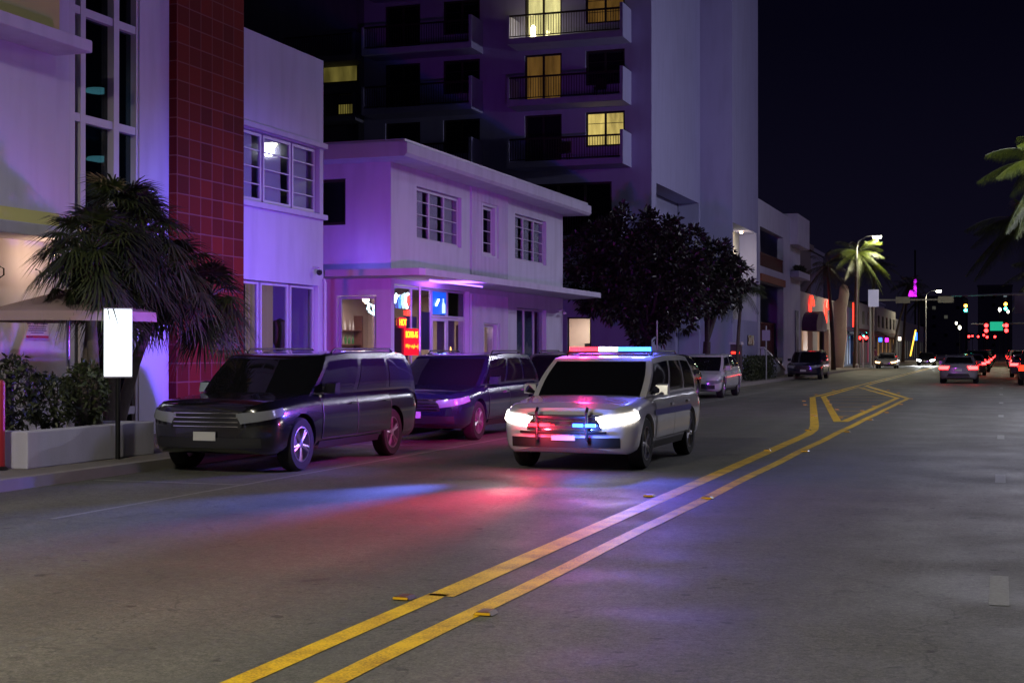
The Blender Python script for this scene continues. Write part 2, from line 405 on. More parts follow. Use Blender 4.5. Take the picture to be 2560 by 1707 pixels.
def window(parent, axis, plane, u0, u1, z0, z1, cols, rows, fm, gm, back=None, inset=0.12, fw=0.05, sgn=-1, split=None):
    """framed window set in an opening: frame > pane (and blind behind)"""
    m = MB(); p = plane + sgn*inset
    def bx(a, b, c, d, t0=-0.03, t1=0.03):
        if axis == 'X': m.box(p+t0, p+t1, a, b, c, d)
        else: m.box(a, b, p+t0, p+t1, c, d)
    bx(u0, u0+fw, z0, z1); bx(u1-fw, u1, z0, z1)
    bx(u0+fw, u1-fw, z0, z0+fw); bx(u0+fw, u1-fw, z1-fw, z1)
    for i in range(1, cols):
        u = u0 + (u1-u0)*i/cols; bx(u-fw*0.55, u+fw*0.55, z0+fw, z1-fw, -0.028, 0.034)
    cw = (u1-u0)/cols
    for j in range(1, rows):
        z = z0 + (z1-z0)*j/rows
        for i in range(cols):
            bx(u0+cw*i+fw*0.6, u0+cw*(i+1)-fw*0.6, z-0.012, z+0.012, -0.018, 0.018)
    f = m.build("window", fm, parent)
    g = MB()
    if axis == 'X': g.box(p-0.004, p+0.004, u0+fw*0.5, u1-fw*0.5, z0+fw*0.5, z1-fw*0.5)
    else: g.box(u0+fw*0.5, u1-fw*0.5, p-0.004, p+0.004, z0+fw*0.5, z1-fw*0.5)
    g.build("pane", gm, f)
    if back is not None:
        bm_, d = back
        q = p + sgn*d; n = 24 if bm_ in (YWIN, YWIN2, YWIN3, YWIN4, BLIND) else 2
        k = MB()
        k.grid((lambda u, v: (q + 0.015*math.sin(u*60), u0+(u1-u0)*u, z0+(z1-z0)*v)) if axis == 'X' else
               (lambda u, v: (u0+(u1-u0)*u, q + 0.015*math.sin(u*60), z0+(z1-z0)*v)), n*2, 2)
        if bm_ is BLIND:
            k = MB()
            for i in range(cols):
                a_ = u0+cw*i; k.box(q-0.01, q+0.01, a_+0.02, a_+cw*0.74, z0, z1)
        k.build("blind" if bm_ is BLIND else "curtain", bm_, f)
    return f

# ------------------------------------------------------------------ ground, road, sidewalks
tag(MB().grid(lambda u, v: (-900+1800*u, -300+2100*v, -0.02), 2, 2).build("ground", SOIL), kind="structure")
KL = -11.3; KR = 4.6
tag(MB().grid(lambda u, v: (KL+(KR-KL)*u, -60+960*v, 0.0), 1, 1).build("road", ASPH), kind="structure")
sw = MB(); sw.box(-15.4, KL-0.16, -60, 900, -0.01, 0.13)
tag(sw.build("sidewalk", CONC), kind="structure")
sw = MB(); sw.box(KR+0.16, KR+6, -60, 900, -0.01, 0.13)
tag(sw.build("sidewalk", CONC), kind="structure")
kb = MB(); kb.box(KL-0.16, KL, -60, 900, -0.01, 0.14)
tag(kb.build("kerb", KERB), kind="structure")
kb = MB(); kb.box(KR, KR+0.16, -60, 900, -0.01, 0.14)
tag(kb.build("kerb", KERB), kind="structure")

def strip(mb, pts, wd, z=0.004):
    pts = [Vector((p[0], p[1], 0)) for p in pts]; L_ = []; R_ = []
    for i, p in enumerate(pts):
        d0 = (p - pts[i-1]).normalized() if i else (pts[1]-p).normalized()
        d1 = (pts[i+1]-p).normalized() if i < len(pts)-1 else d0
        n0 = Vector((-d0.y, d0.x, 0)); n1 = Vector((-d1.y, d1.x, 0))
        b = (n0+n1).normalized(); k = wd/2/max(0.35, b.dot(n0))
        L_.append(p+b*k); R_.append(p-b*k)
    n = len(pts)
    mb.add([(v.x, v.y, z) for v in L_] + [(v.x, v.y, z) for v in R_], [(i, i+1, n+i+1, n+i) for i in range(n-1)])
m = MB()
def wav(x0, x1, y0, y1, n=24):
    return [(x0+(x1-x0)*i/n + 0.012*math.sin(i*1.3), y0+(y1-y0)*i/n) for i in range(n+1)]
strip(m, wav(-3.32, -3.10, -20, 51.0, 60), 0.15)
strip(m, [(-3.69, -20), (-3.70, 9.2)], 0.15)
strip(m, [(-3.665, 9.12), (-3.69, 29.0), (-3.78, 30.6), (-4.0, 32.6), (-6.36, 51.3)], 0.20)
strip(m, [(-3.10, 51.4), (-6.10, 69.0)], 0.18, 0.0045)
strip(m, [(-3.47, 51.4), (-3.47, 50.4)], 0.15, 0.0045)
strip(m, [(-3.66, 34.2), (-6.10, 52.3), (-6.16, 66.0), (-3.47, 51.6), (-3.52, 34.2)], 0.19, 0.005)
strip(m, [(-6.38, 51.5), (-6.42, 70.0), (-6.46, 240)], 0.13)
strip(m, [(-6.10, 70.0), (-6.14, 240)], 0.13)
for i in range(9):
    y = 37+i*3.0; t = (y-34.2)/18.0
    xl = -3.70-2.40*min(1, t) + (0 if t < 1 else 0.0); xr = -3.60 if y < 51 else -3.6-(y-51.6)*0.187
    if xr-xl > 0.35: strip(m, [(xl+0.12, y), (xr-0.12, y+0.4)], 0.10, 0.0042)
tag(m.build("road_marking", YEL), kind="structure")
m = MB()
for y in (10.6, 19.8, 29.2, 38.5, 48, 57, 66, 75, 84, 93, 102, 114, 126, 138):
    strip(m, [(-0.02, y-0.6), (-0.02, y+0.7)], 0.13)
for y in (118, 122): strip(m, [(KL+0.3, y), (KR-0.3, y)], 0.35, 0.0042)
for y in (15.8, 23.3, 30.6, 37.6, 44.9, 55.8):
    strip(m, [(-11.2, y), (-9.0, y)], 0.08, 0.0042)
strip(m, [(-9.02, 12), (-9.02, 58)], 0.07, 0.0046)
tag(m.build("road_marking", WHITEP), kind="structure")

# raised pavement markers (glued reflectors)
rp = MB(); rp.prism([(-0.05,0),(0.05,0),(0.03,0.018),(-0.03,0.018)], 'Y', -0.05, 0.05)
RPM = rp.mesh("pavement_marker", mat("amber_marker_plastic", (0.16, 0.08, 0.03), 0.4))
rl = MB(); rl.box(-0.04, 0.04, -0.058, -0.046, 0.003, 0.014)
RPL = rl.mesh("reflector", emis("amber_reflector_glow", (1.0, 0.55, 0.02), 0.25))  # faint emission stands in for light thrown back by the reflector
mk = [(-3.86,16.1),(-3.18,16.1),(-3.86,8.95),(-3.14,8.6),(-3.72,24.0),(-3.1,24.0),(-3.85,30.3),(-3.02,30.0),(-3.79,36.2),(-4.55,36.9),(-3.0,35.3),(-2.93,39.5),(-3.66,40.4),
      (-4.4,41.0),(-3.62,43.8),(-5.0,44.7),(-5.7,44.2),(-5.45,48.0),(-6.15,47.4),(-2.95,45.5),(-2.95,50.8),(-6.0,54.3),(-6.6,54.3),(-6.3,60.2),(-6.6,60.2),(-6.3,65.0),(-5.75,64.5),(-5.0,61.2),(-4.5,61.5),
      (-4.4,57.2),(-3.8,57.4),(-6.3,74),(-6.3,84),(-5.95,94),(-6.3,104)]
for i, (x, y) in enumerate(mk):
    o = bpy.data.objects.new("pavement_marker", RPM); col.objects.link(o); o.location = (x, y, 0.005); o.scale = (1.3, 1.3, 1.2)
    tag(o, "small amber reflector stuck on the asphalt along the yellow centre lines", "road stud", "amber road studs along the yellow lines")
    r_ = bpy.data.objects.new("reflector", RPL); col.objects.link(r_); r_.parent = o

# ------------------------------------------------------------------ foliage
def blade(mb, p, d, up, ln, wd, droop=0.0, seg=2):
    d = d.normalized(); s_ = d.cross(up)
    if s_.length < 1e-3: s_ = Vector((1, 0, 0))
    s_.normalize(); pts = []
    for i in range(seg+1):
        t = i/seg; q = p + d*ln*t + Vector((0, 0, -droop*ln*t*t))
        ww = wd*(1-t)**0.6 if i else wd*0.6
        pts += [q - s_*ww*0.5, q + s_*ww*0.5]
    mb.add(pts, [(2*i, 2*i+1, 2*i+3, 2*i+2) for i in range(seg)])

def fronds(mb, top, n, ln, rnd, el=(-35, 75), droop=0.9, leaf=0.42, step=0.055, wd=0.03):
    for i in range(n):
        az = 2*math.pi*(i/n) + rnd.uniform(-0.4, 0.4); e = R(rnd.uniform(*el)); L_ = ln*rnd.uniform(0.8, 1.1)
        d = Vector((math.cos(az)*math.cos(e), math.sin(az)*math.cos(e), math.sin(e)))
        pts = []; seg = 9
        for k in range(seg+1):
            t = k/seg
            pts.append(top + d*L_*t + Vector((0, 0, -droop*L_*0.55*t*t)))
        mb.tube(pts, [0.018*(1-0.75*k/seg) for k in range(seg+1)], 4)
        cnt = int(L_/step)
        for k in range(cnt):
            t = 0.12 + 0.88*k/cnt; f = t*seg; j = min(seg-1, int(f)); p = pts[j].lerp(pts[j+1], f-j)
            tg = (pts[j+1]-pts[j]).normalized(); sd = tg.cross(Vector((0, 0, 1)))
            if sd.length < 1e-3: sd = Vector((1, 0, 0))
            sd.normalize(); ll = leaf*math.sin(math.pi*min(1, 0.18+t*0.82))**0.6*rnd.uniform(0.8, 1.1)
            for sg in (-1, 1):
                dd = sd*sg*0.8 + tg*0.75 + Vector((0, 0, -0.25+rnd.uniform(-0.2, 0.1)))
                blade(mb, p, dd, Vector((0, 0, 1)), ll, wd, 0.55)

def fanleaves(mb, top, n, ln, rnd, el=(-60, 70), rad=0.55, nb=22, wd=0.035, droop=0.5):
    for i in range(n):
        az = rnd.uniform(0, 2*math.pi); e = R(rnd.uniform(*el)); L_ = ln*rnd.uniform(0.65, 1.1)
        d = Vector((math.cos(az)*math.cos(e), math.sin(az)*math.cos(e), math.sin(e)))
        tip = top + d*L_ + Vector((0, 0, -0.25*L_))
        mb.tube([top, top+d*L_*0.5+Vector((0, 0, -0.05)), tip], [0.014, 0.011, 0.008], 4)
        fd = (d + Vector((0, 0, -0.55))).normalized(); s_ = fd.cross(Vector((0, 0, 1))); s_.normalize(); up = s_.cross(fd)
        for k in range(nb):
            a = R(-105 + 210*k/(nb-1))
            dd = fd*math.cos(a) + s_*math.sin(a) + up*rnd.uniform(-0.12, 0.12)
            blade(mb, tip, dd, up, rad*(0.75+0.25*math.cos(a))*rnd.uniform(0.85, 1.1), wd, droop, 3)

def palm(x, y, h, label, seed, lean=(0, 0), n=26, ln=2.3, lm=LEAFP, r=0.16, el=(-45, 75), group="palm trees along the street", droop=0.9, leaf=0.45, step=0.06, z0=0.13, dead=0):
    rnd = random.Random(seed)
    t = thing("palm_tree", (x, y, z0), label, "palm tree", group)
    pts = [Vector((x+lean[0]*(k/8)**1.6, y+lean[1]*(k/8)**1.6, z0+(h-z0)*k/8)) for k in range(9)]
    mb = MB(); mb.tube(pts, [r*(1.25 if k == 0 else 1.0-0.3*k/8) for k in range(9)], 12); mb.build("trunk", BARK, t, True)
    mb = MB(); fronds(mb, pts[-1], n, ln, rnd, el, droop, leaf, step, 0.035)
    mb.build("crown", lm, t)
    if dead:
        mb = MB(); fronds(mb, pts[-1]-Vector((0, 0, .1)), dead, ln*0.75, rnd, (-75, -45), 0.5, leaf*0.8, step, 0.03)
        mb.build("dead_fronds", mat("dry_palm_frond", (0.16, 0.09, 0.03), 0.8), t)
    return t

# clump of fan palm in front of the hotel
rnd = random.Random(3)
t = thing("palm_clump", (-12.9, 18.6, 0.13), "bushy dark fan palm clump in front of the red tiled pillar", "palm tree")
for k, (bx_, by_, tx, ty, th) in enumerate([(-12.75,17.6,-12.9,18.3,3.2), (-12.95,18.5,-12.8,19.1,3.45), (-13.1,18.9,-12.9,20.2,2.9), (-12.8,18.1,-12.6,17.6,2.9)]):
    MB().tube([(bx_, by_, 0.13), ((bx_*0.6+tx*0.4), by_*0.6+ty*0.4, 1.5), (tx, ty, th)], [0.11, 0.085, 0.075], 10).build("trunk", BARK, t, True)
mb = MB()
for (cx_, cy_, cz_, n_) in [(-12.9,18.3,3.25,34), (-12.7,19.1,3.55,46), (-12.8,20.2,3.0,34), (-12.6,17.7,3.15,40), (-12.6,21.0,2.6,34), (-12.9,19.0,2.8,44), (-12.8,18.7,3.75,40)]:
    fanleaves(mb, Vector((cx_, cy_, cz_)), int(n_*1.15), 0.62, rnd, (-65, 80), 0.58, 22, 0.042, 0.45)
mb.build("crown", LEAFP, t)

def shrub(name, cx_, cy_, z0, rx, ry, rz_, n, label, cat, seed, lm=LEAFH, s_=0.10, box=False):
    rnd = random.Random(seed); mb = MB()
    for i in range(n):
        if box: p = Vector((rnd.uniform(-1, 1), rnd.uniform(-1, 1), rnd.uniform(-1, 1)))
        else:
            p = Vector((rnd.gauss(0, 1), rnd.gauss(0, 1), rnd.gauss(0, 1))).normalized()*rnd.uniform(0.55, 1.0)**0.5
        q = Vector((cx_+p.x*rx, cy_+p.y*ry, z0+rz_+p.z*rz_))
        d = Vector((rnd.gauss(0, 1), rnd.gauss(0, 1), rnd.gauss(0.3, 1)))
        blade(mb, q, d, Vector((rnd.gauss(0, 1), rnd.gauss(0, 1), 1)), s_*rnd.uniform(0.7, 1.3), s_*0.5, 0.2)
    t = thing(name, (cx_, cy_, z0), label, cat)
    mb.build("foliage", lm, t)
    st = MB()
    for k in range(3): st.tube([(cx_+rnd.uniform(-.3, .3)*rx, cy_+rnd.uniform(-.3, .3)*ry, z0), (cx_+rnd.uniform(-.5, .5)*rx, cy_+rnd.uniform(-.5, .5)*ry, z0+rz_*1.4)], [0.03, 0.012], 6)
    st.build("stem", BARKD, t)
    return t

# dark round leaved trees
def leaftree(cl, base, label, seed, nper=800, group=None, dens=1.0):
    rnd = random.Random(seed)
    t = thing("leafy_tree", base, label, "tree", group)
    b = Vector(base); mb = MB()
    cen = sum((Vector(c[:3]) for c in cl), Vector())/len(cl)
    fork = Vector((b.x*0.7+cen.x*0.3, b.y*0.7+cen.y*0.3, b.z+1.9))
    mb.tube([b, b.lerp(fork, 0.5)+Vector((0.05, 0.08, 0)), fork], [0.24, 0.18, 0.15], 12)
    for c in cl[::2]:
        q = Vector(c[:3]); mb.tube([fork, fork.lerp(q, 0.5)+Vector((0, 0, 0.15)), q], [0.10, 0.06, 0.025], 7)
    mb.build("trunk", BARKD, t, True)
    mb = MB()
    for (x, y, z, r) in cl:
        for j in range(max(6, int(40*r*r))):            # twig tufts on each limb's dome
            d = Vector((rnd.gauss(0, 1), rnd.gauss(0, 1), rnd.gauss(0.15, 1))).normalized()
            q = Vector((x, y, z)) + d*r*rnd.uniform(0.72, 1.12)
            for k in range(int(nper/26*dens)):
                a = Vector((rnd.gauss(0, 1), rnd.gauss(0, 1), rnd.gauss(0, 1))).normalized()
                pp = q + a*rnd.uniform(0.02, 0.24)
                dd = a + d*0.7
                blade(mb, pp, dd, Vector((rnd.gauss(0, 1), rnd.gauss(0, 1), rnd.gauss(0, 1))), rnd.uniform(0.14, 0.22), 0.12, 0.15)
    mb.build("crown", LEAFT, t)
    return t

# ------------------------------------------------------------------ cars
def crn(tab, y):
    if y <= tab[0][0]: return tab[0][1]
    for i in range(len(tab)-1):
        if y <= tab[i+1][0]:
            (a, p), (b, q) = tab[i], tab[i+1]; t = (y-a)/(b-a); t = t*t*(3-2*t)*0.5+t*0.5; return p+(q-p)*t
    return tab[-1][1]
SP = dict(
 suv=dict(L=4.95, w=0.98, zb=0.27, top=[(0,0.80),(0.10,0.96),(0.35,1.03),(1.3,1.13),(1.6,1.15),(4.5,1.18),(4.85,1.14),(4.95,1.0)], cab=(1.25,2.05,4.45,4.88), roof=1.78, wr=0.76, wh=(0.95,3.92), r=0.385, qtr=True, flat=True),
 bigsuv=dict(L=5.3, w=1.0, zb=0.30, top=[(0,0.85),(0.08,1.05),(0.3,1.12),(1.35,1.20),(1.6,1.21),(4.9,1.22),(5.2,1.18),(5.3,1.0)], cab=(1.35,2.05,4.95,5.24), roof=1.86, wr=0.80, wh=(0.95,4.10), r=0.40, qtr=True, flat=True),
 xover=dict(L=4.75, w=0.95, zb=0.24, top=[(0,0.62),(0.12,0.76),(0.5,0.88),(1.1,1.00),(1.4,1.04),(4.1,1.14),(4.6,1.12),(4.75,0.98)], cab=(1.02,2.05,3.75,4.60), roof=1.60, wr=0.68, wh=(0.92,3.80), r=0.365, qtr=True, flat=False),
 sedan=dict(L=4.85, w=0.93, zb=0.22, top=[(0,0.60),(0.12,0.74),(0.5,0.83),(1.2,0.94),(1.5,0.98),(3.7,1.02),(4.3,1.06),(4.75,1.02),(4.85,0.85)], cab=(1.20,2.10,3.30,4.15), roof=1.45, wr=0.65, wh=(0.92,3.75), r=0.34, qtr=False, flat=False),
)
for _k, _f in (('suv', 0.905), ('bigsuv', 0.885), ('xover', 0.95), ('sedan', 0.96)):
    SP[_k]['top'] = [(a_, b_*_f) for a_, b_ in SP[_k]['top']]; SP[_k]['roof'] *= _f; SP[_k]['zb'] *= _f; SP[_k]['r'] *= (_f+1)/2
def carproto(key):
    s = SP[key]; L_, W_, zb = s['L'], s['w'], s['zb']; P = {}
    n_ = 3.6; af, ar = 0.62, 0.5
    def W(y):
        if y < af: t = 1-y/af
        elif y > L_-ar: t = 1-(L_-y)/ar
        else: return W_
        return W_*(max(0.0, 1-t**n_))**(1/n_)
    prof = [(0,.86),(.06,.93),(.16,.965),(.35,.99),(.55,1.0),(.72,.995),(.84,.97),(.93,.93),(1.0,.86)]
    def zbot(y):
        return zb + (0.10*(1-y/0.35)**2 if y < 0.35 else 0) + (0.12*((y-L_+0.45)/0.45)**2 if y > L_-0.45 else 0)
    def bx(y, z):
        z0, z1 = zbot(y), crn(s['top'], y); return W(y)*crn(prof, min(1, max(0, (z-z0)/(z1-z0))))
    ys = [0.0, 0.004, 0.012, 0.03, 0.06, 0.10, 0.16, 0.24, 0.34, 0.46, 0.6] + [0.6+(L_-1.15)*k/22 for k in range(1, 23)] + [L_-q for q in (0.42, 0.31, 0.22, 0.14, 0.08, 0.04, 0.015, 0.004, 0)]
    zf = [0, .03, .08, .16, .28, .42, .55, .68, .78, .86, .93, .97, 1.0]; nx = [0.86, 0.78, 0.62, 0.4, 0.2, 0.0]
    vs = []; ring = None
    mb = MB()
    for y in ys:
        z0, z1 = zbot(y), crn(s['top'], y); half = [(0.0, z0)] + [(W(y)*crn(prof, f), z0+(z1-z0)*f) for f in zf]
        for q in nx[1:]: half.append((W(y)*q, z1+0.028*(1-(q/0.86)**2)*min(1, W(y)/W_)))
        full = half + [(-x, z) for x, z in half[-2:0:-1]]
        ring = len(full); vs += [(x, y, z) for x, z in full]
    fs = [(i*ring+k, i*ring+(k+1) % ring, (i+1)*ring+(k+1) % ring, (i+1)*ring+k) for i in range(len(ys)-1) for k in range(ring)]
    fs += [tuple(range(ring)), tuple(range((len(ys)-1)*ring, len(ys)*ring))[::-1]]
    mb.add(vs, fs)
    me = mb.mesh("body", None, 'all')
    o = bpy.data.objects.new("tmp", me); col.objects.link(o); bm = bmesh.new(); bm.from_mesh(me)
    bmesh.ops.remove_doubles(bm, verts=bm.verts, dist=0.0004); bm.to_mesh(me); bm.free()
    ct = MB()
    for yw in s['wh']:
        for sg in (-1, 1): ct.lathe([(s['r']+0.055, sg*(W_-0.32)), (s['r']+0.055, sg*(W_+0.2))], (0, yw, s['r']), 'X', 36)
    cme = ct.mesh("cut"); co = bpy.data.objects.new("cut", cme); col.objects.link(co)
    b = o.modifiers.new("b", 'BOOLEAN'); b.operation = 'DIFFERENCE'; b.object = co; b.solver = 'EXACT'
    dg = bpy.context.evaluated_depsgraph_get(); dg.update()
    me2 = bpy.data.meshes.new_from_object(o.evaluated_get(dg)); me2.name = "body"
    bpy.data.objects.remove(o); bpy.data.objects.remove(co)
    me2.polygons.foreach_set('use_smooth', [True]*len(me2.polygons)); me2.set_sharp_from_angle(angle=R(35))
    P['body'] = me2
    # cabin
    yb0, yt0, yt1, yb1 = s['cab']; zr = s['roof']; wr = s['wr']
    def belt(y): return crn(s['top'], y)-0.02
    def CP(t, v, off=0.0):
        """t 0-1 windshield (left to right), 1-2 right side front to rear, 2-3 rear, 3-4 left side"""
        yf = yb0+(yt0-yb0)*v; yr = yb1+(yt1-yb1)*(v**(1.0 if not s['flat'] else 1.3))
        wb = 0.875*W_; hw = wb+(wr-wb)*v+0.035*math.sin(math.pi*v)
        k = int(min(3, t)); u = t-k
        if k == 0: x = -hw+2*hw*u; y = yf-0.14*(1-(2*u-1)**2)-off; sx = x
        elif k == 1: x = hw+off+0.015*math.sin(math.pi*u); y = yf+(yr-yf)*u
        elif k == 2: x = hw-2*hw*u; y = yr+0.08*(1-(2*u-1)**2)+off
        else: x = -hw-off-0.015*math.sin(math.pi*u); y = yr+(yf-yr)*u
        mid = min(1, max(0, (y-yt0+0.1)/0.8)) ; zroof = zr-0.05*(1-mid)-0.05*min(1, max(0, (y-yt1+0.5)/0.9))
        zbl = belt(min(max(y, yb0), yb1)); z = zbl+(zroof-zbl)*v + (0.012 if k in (0, 2) else 0)*off
        return Vector((x, y, z))
    nt_ = 56; nv = 8; rows = []
    for j in range(nv+1): rows.append([CP(4*i/nt_, j/nv) for i in range(nt_)])
    for sc_, dz in ((0.93, 0.025), (0.75, 0.04), (0.4, 0.05), (0.02, 0.052)):
        c = Vector((0, (yt0+yt1)/2, 0)); rows.append([Vector((c.x+(p.x-c.x)*sc_, c.y+(p.y-c.y)*sc_, p.z*sc_+(zr-0.02)*(1-sc_)+dz)) for p in rows[nv]])
    mb = MB(); mb.add([p for r_ in rows for p in r_], [(j*nt_+i, j*nt_+(i+1) % nt_, (j+1)*nt_+(i+1) % nt_, (j+1)*nt_+i) for j in range(len(rows)-1) for i in range(nt_)] + [tuple(range((len(rows)-1)*nt_, len(rows)*nt_))])
    P['roof'] = mb.mesh("roof", None, True)
    def patch(t0, t1, v0, v1, nm, nu=10, nvv=5, off=0.006, sl=0.0):
        m_ = MB(); m_.grid(lambda u, v: CP(t0+(t1-t0)*u + sl*(1-v)*0, v0+(v1-v0)*v, off), nu, nvv); return m_.mesh(nm, None, True)
    P['windshield'] = patch(0.05, 0.95, 0.04, 0.93, "windshield", 14)
    P['rear_window'] = patch(2.08, 2.92, 0.12, 0.9, "rear_window", 14)
    side = [(0.035, 0.36), (0.40, 0.68)] + ([(0.715, 0.95)] if s['qtr'] else [(0.71, 0.86)])
    for k, (a, b) in enumerate(side):
        P['side_window_%d' % k] = patch(1+a, 1+b, 0.07, 0.86, "side_window")
        P['side_window_%d' % (k+3)] = patch(4-b, 4-a, 0.07, 0.86, "side_window")
    # body patches that follow the side surface
    def bpatch(y0, y1, z0, z1, sg, nm, off=0.006, nu=12, nv_=6, z0b=None, z1b=None, q=1.0):
        z0b = z0 if z0b is None else z0b; z1b = z1 if z1b is None else z1b
        def f(u, v):
            y = y0+(y1-y0)*u**q; a = z0+(z0b-z0)*u; b = z1+(z1b-z1)*u; z = a+(b-a)*v
            return (sg*(bx(y, z)+off), y - (off if y < 0.3 else 0) + (off if y > L_-0.3 else 0), z)
        m_ = MB(); m_.grid(f, nu, nv_); return m_.mesh(nm, None, True)
    hz = crn(s['top'], 0.1)
    for i, sg in enumerate((-1, 1)):
        P['headlight_%d' % i] = bpatch(0.018, 0.42, hz-0.24, hz-0.10, sg, "headlight", 0.012, z0b=hz-0.12, z1b=hz-0.02, q=1.6)
        tz = belt(L_-0.3)
        if s['flat']: P['taillight_%d' % i] = bpatch(L_-0.03, L_-0.22, tz-0.34, tz-0.06, sg, "taillight", 0.014)
        else: P['taillight_%d' % i] = bpatch(L_-0.014, L_-0.30, tz-0.26, tz-0.10, sg, "taillight", 0.014, q=1.6)
        yd = [yb0+0.22, (s['wh'][0]+s['wh'][1])/2+0.22, s['wh'][1]-0.12]
        for k in range(2):
            P['door_%d' % (i*2+k)] = bpatch(yd[k]+0.012, yd[k+1]-0.012, zb+0.17, belt(yd[k]+0.3)-0.055, sg, "door", 0.007, 10, 8)
        m_ = MB(); za_, zb2 = zb+0.15, belt(yd[1])-0.05
        for yy_ in yd: m_.grid(lambda u, v, yy_=yy_: (sg*(bx(yy_-0.009+0.018*u, za_+(zb2-za_)*v)+0.009), yy_-0.009+0.018*u, za_+(zb2-za_)*v), 1, 10)
        m_.grid(lambda u, v: (sg*(bx(yd[0]+(yd[2]-yd[0])*u, za_+0.016*v)+0.009), yd[0]+(yd[2]-yd[0])*u, za_+0.016*v), 14, 1)
        P['door_seam_%d' % i] = m_.mesh("door_seam")
        for k in range(2):
            m_ = MB(); yy = yd[k+1]-0.28; zz = belt(yy)-0.16
            m_.box(sg*(bx(yy, zz)+0.008), sg*(bx(yy, zz)+0.04), yy, yy+0.17, zz, zz+0.028); P['handle_%d' % (i*2+k)] = m_.mesh("handle")
        m_ = MB(); zz = belt(yb0+0.3)+0.03; x0 = 0.875*W_
        m_.box(sg*(x0+0.0), sg*(x0+0.09), yb0+0.42, yb0+0.47, zz, zz+0.03)
        m_.prism([(yb0+0.33, zz-0.01), (yb0+0.50, zz-0.02), (yb0+0.50, zz+0.15), (yb0+0.36, zz+0.13)], 'X', sg*(x0+0.07), sg*(x0+0.25)); P['mirror_%d' % i] = m_.mesh("mirror")
        m_ = MB(); m_.grid(lambda u, v, sg=sg: (sg*(bx(s['wh'][0]+(s['wh'][1]-s['wh'][0])*(0.17+0.66*u), zb+0.05+0.08*v)+0.012), s['wh'][0]+(s['wh'][1]-s['wh'][0])*(0.17+0.66*u), zb+0.02+0.10*v), 6, 2)
        P['side_trim_%d' % i] = m_.mesh("side_trim")
    def yfront(x, z):
        lo, hi = 0.0, af
        for _ in range(18):
            mid = (lo+hi)/2
            if bx(mid, z) < abs(x): lo = mid
            else: hi = mid
        return hi
    def fpatch(x0, x1, z0, z1, nm, off=0.01, nu=16, nv_=6, y_=None):
        m_ = MB(); m_.grid(lambda u, v: (x0+(x1-x0)*u, yfront(x0+(x1-x0)*u, z0+(z1-z0)*v)-off, z0+(z1-z0)*v), nu, nv_); return m_.mesh(nm, None, True)
    P['grille'] = fpatch(-0.55*W_, 0.55*W_, hz-0.30 if s['flat'] else hz-0.34, hz-0.07 if s['flat'] else hz-0.20, "grille")
    m_ = MB()
    for k in range(4):
        zz = (hz-0.28)+k*0.06 if s['flat'] else hz-0.33+k*0.035
        m_.grid(lambda u, v, zz=zz: (-0.5*W_+1.0*W_*u, yfront(-0.5*W_+1.0*W_*u, zz)-0.02, zz+0.012*v), 12, 1)
    P['slat'] = m_.mesh("grille_slats")
    P['bumper'] = fpatch(-0.80*W_, 0.80*W_, zb+0.10, zb+0.24, "bumper", 0.014)
    m_ = MB(); m_.box(-0.17, 0.17, -0.035, -0.022, zb+0.20, zb+0.32); P['license_plate'] = m_.mesh("license_plate")
    m_ = MB(); m_.box(-0.17, 0.17, L_+0.012, L_+0.026, zb+0.40, zb+0.53); P['rear_plate'] = m_.mesh("license_plate")
    m_ = MB(); m_.grid(lambda u, v: (-0.82*W_+1.64*W_*u, L_+0.014-0.16*abs(2*u-1)**4, zb+0.13+0.16*v), 14, 2); P['rear_bumper'] = m_.mesh("rear_bumper")
    if s['flat']:
        for i, sg in enumerate((-1, 1)):
            P['roof_rail_%d' % i] = MB().tube([(sg*(wr-0.09), yt0+0.35, zr+0.01), (sg*(wr-0.09), yt0+0.45, zr+0.065), (sg*(wr-0.09), yt1-0.4, zr+0.065), (sg*(wr-0.09), yt1-0.3, zr+0.01)], 0.016, 6).mesh("roof_rail")
    r = s['r']; m_ = MB(); m_.lathe([(r*0.66, -0.11), (r*0.92, -0.115), (r*0.985, -0.09), (r, -0.05), (r, 0.05), (r*0.985, 0.09), (r*0.92, 0.115), (r*0.66, 0.11), (r*0.66, -0.11)], (0,0,0), 'X', 36, False); P['tyre'] = m_.mesh("tyre", TYRE, True)
    m_ = MB(); m_.lathe([(r*0.67, -0.10), (r*0.67, 0.105), (r*0.61, 0.108), (r*0.59, 0.03), (r*0.59, -0.02), (0.0001, -0.02)], (0,0,0), 'X', 32, False)
    for k in range(5):
        a = 2*math.pi*k/5
        for da in (-0.13, 0.13):
            p0 = (0.075, 0.10*r*math.cos(a), 0.10*r*math.sin(a)); p1 = (0.085, r*0.62*math.cos(a+da), r*0.62*math.sin(a+da))
            m_.tube([p0, p1], [0.028, 0.020], 6)
    m_.lathe([(0.06, 0.06), (0.055, 0.10), (0.0001, 0.105)], (0,0,0), 'X', 14)
    P['rim'] = m_.mesh("rim", RIM, True)
    P['bx'] = bx
    return P
PROTO = {}
def mk_obj(name, me, parent, m=None, loc=(0,0,0), rot=(0,0,0)):
    o = bpy.data.objects.new(name, me); col.objects.link(o); o.parent = parent; o.location = loc; o.rotation_euler = rot
    if m is not None:
        if not me.materials: me.materials.append(PLAST)
        o.material_slots[0].link = 'OBJECT'; o.material_slots[0].material = m
    return o
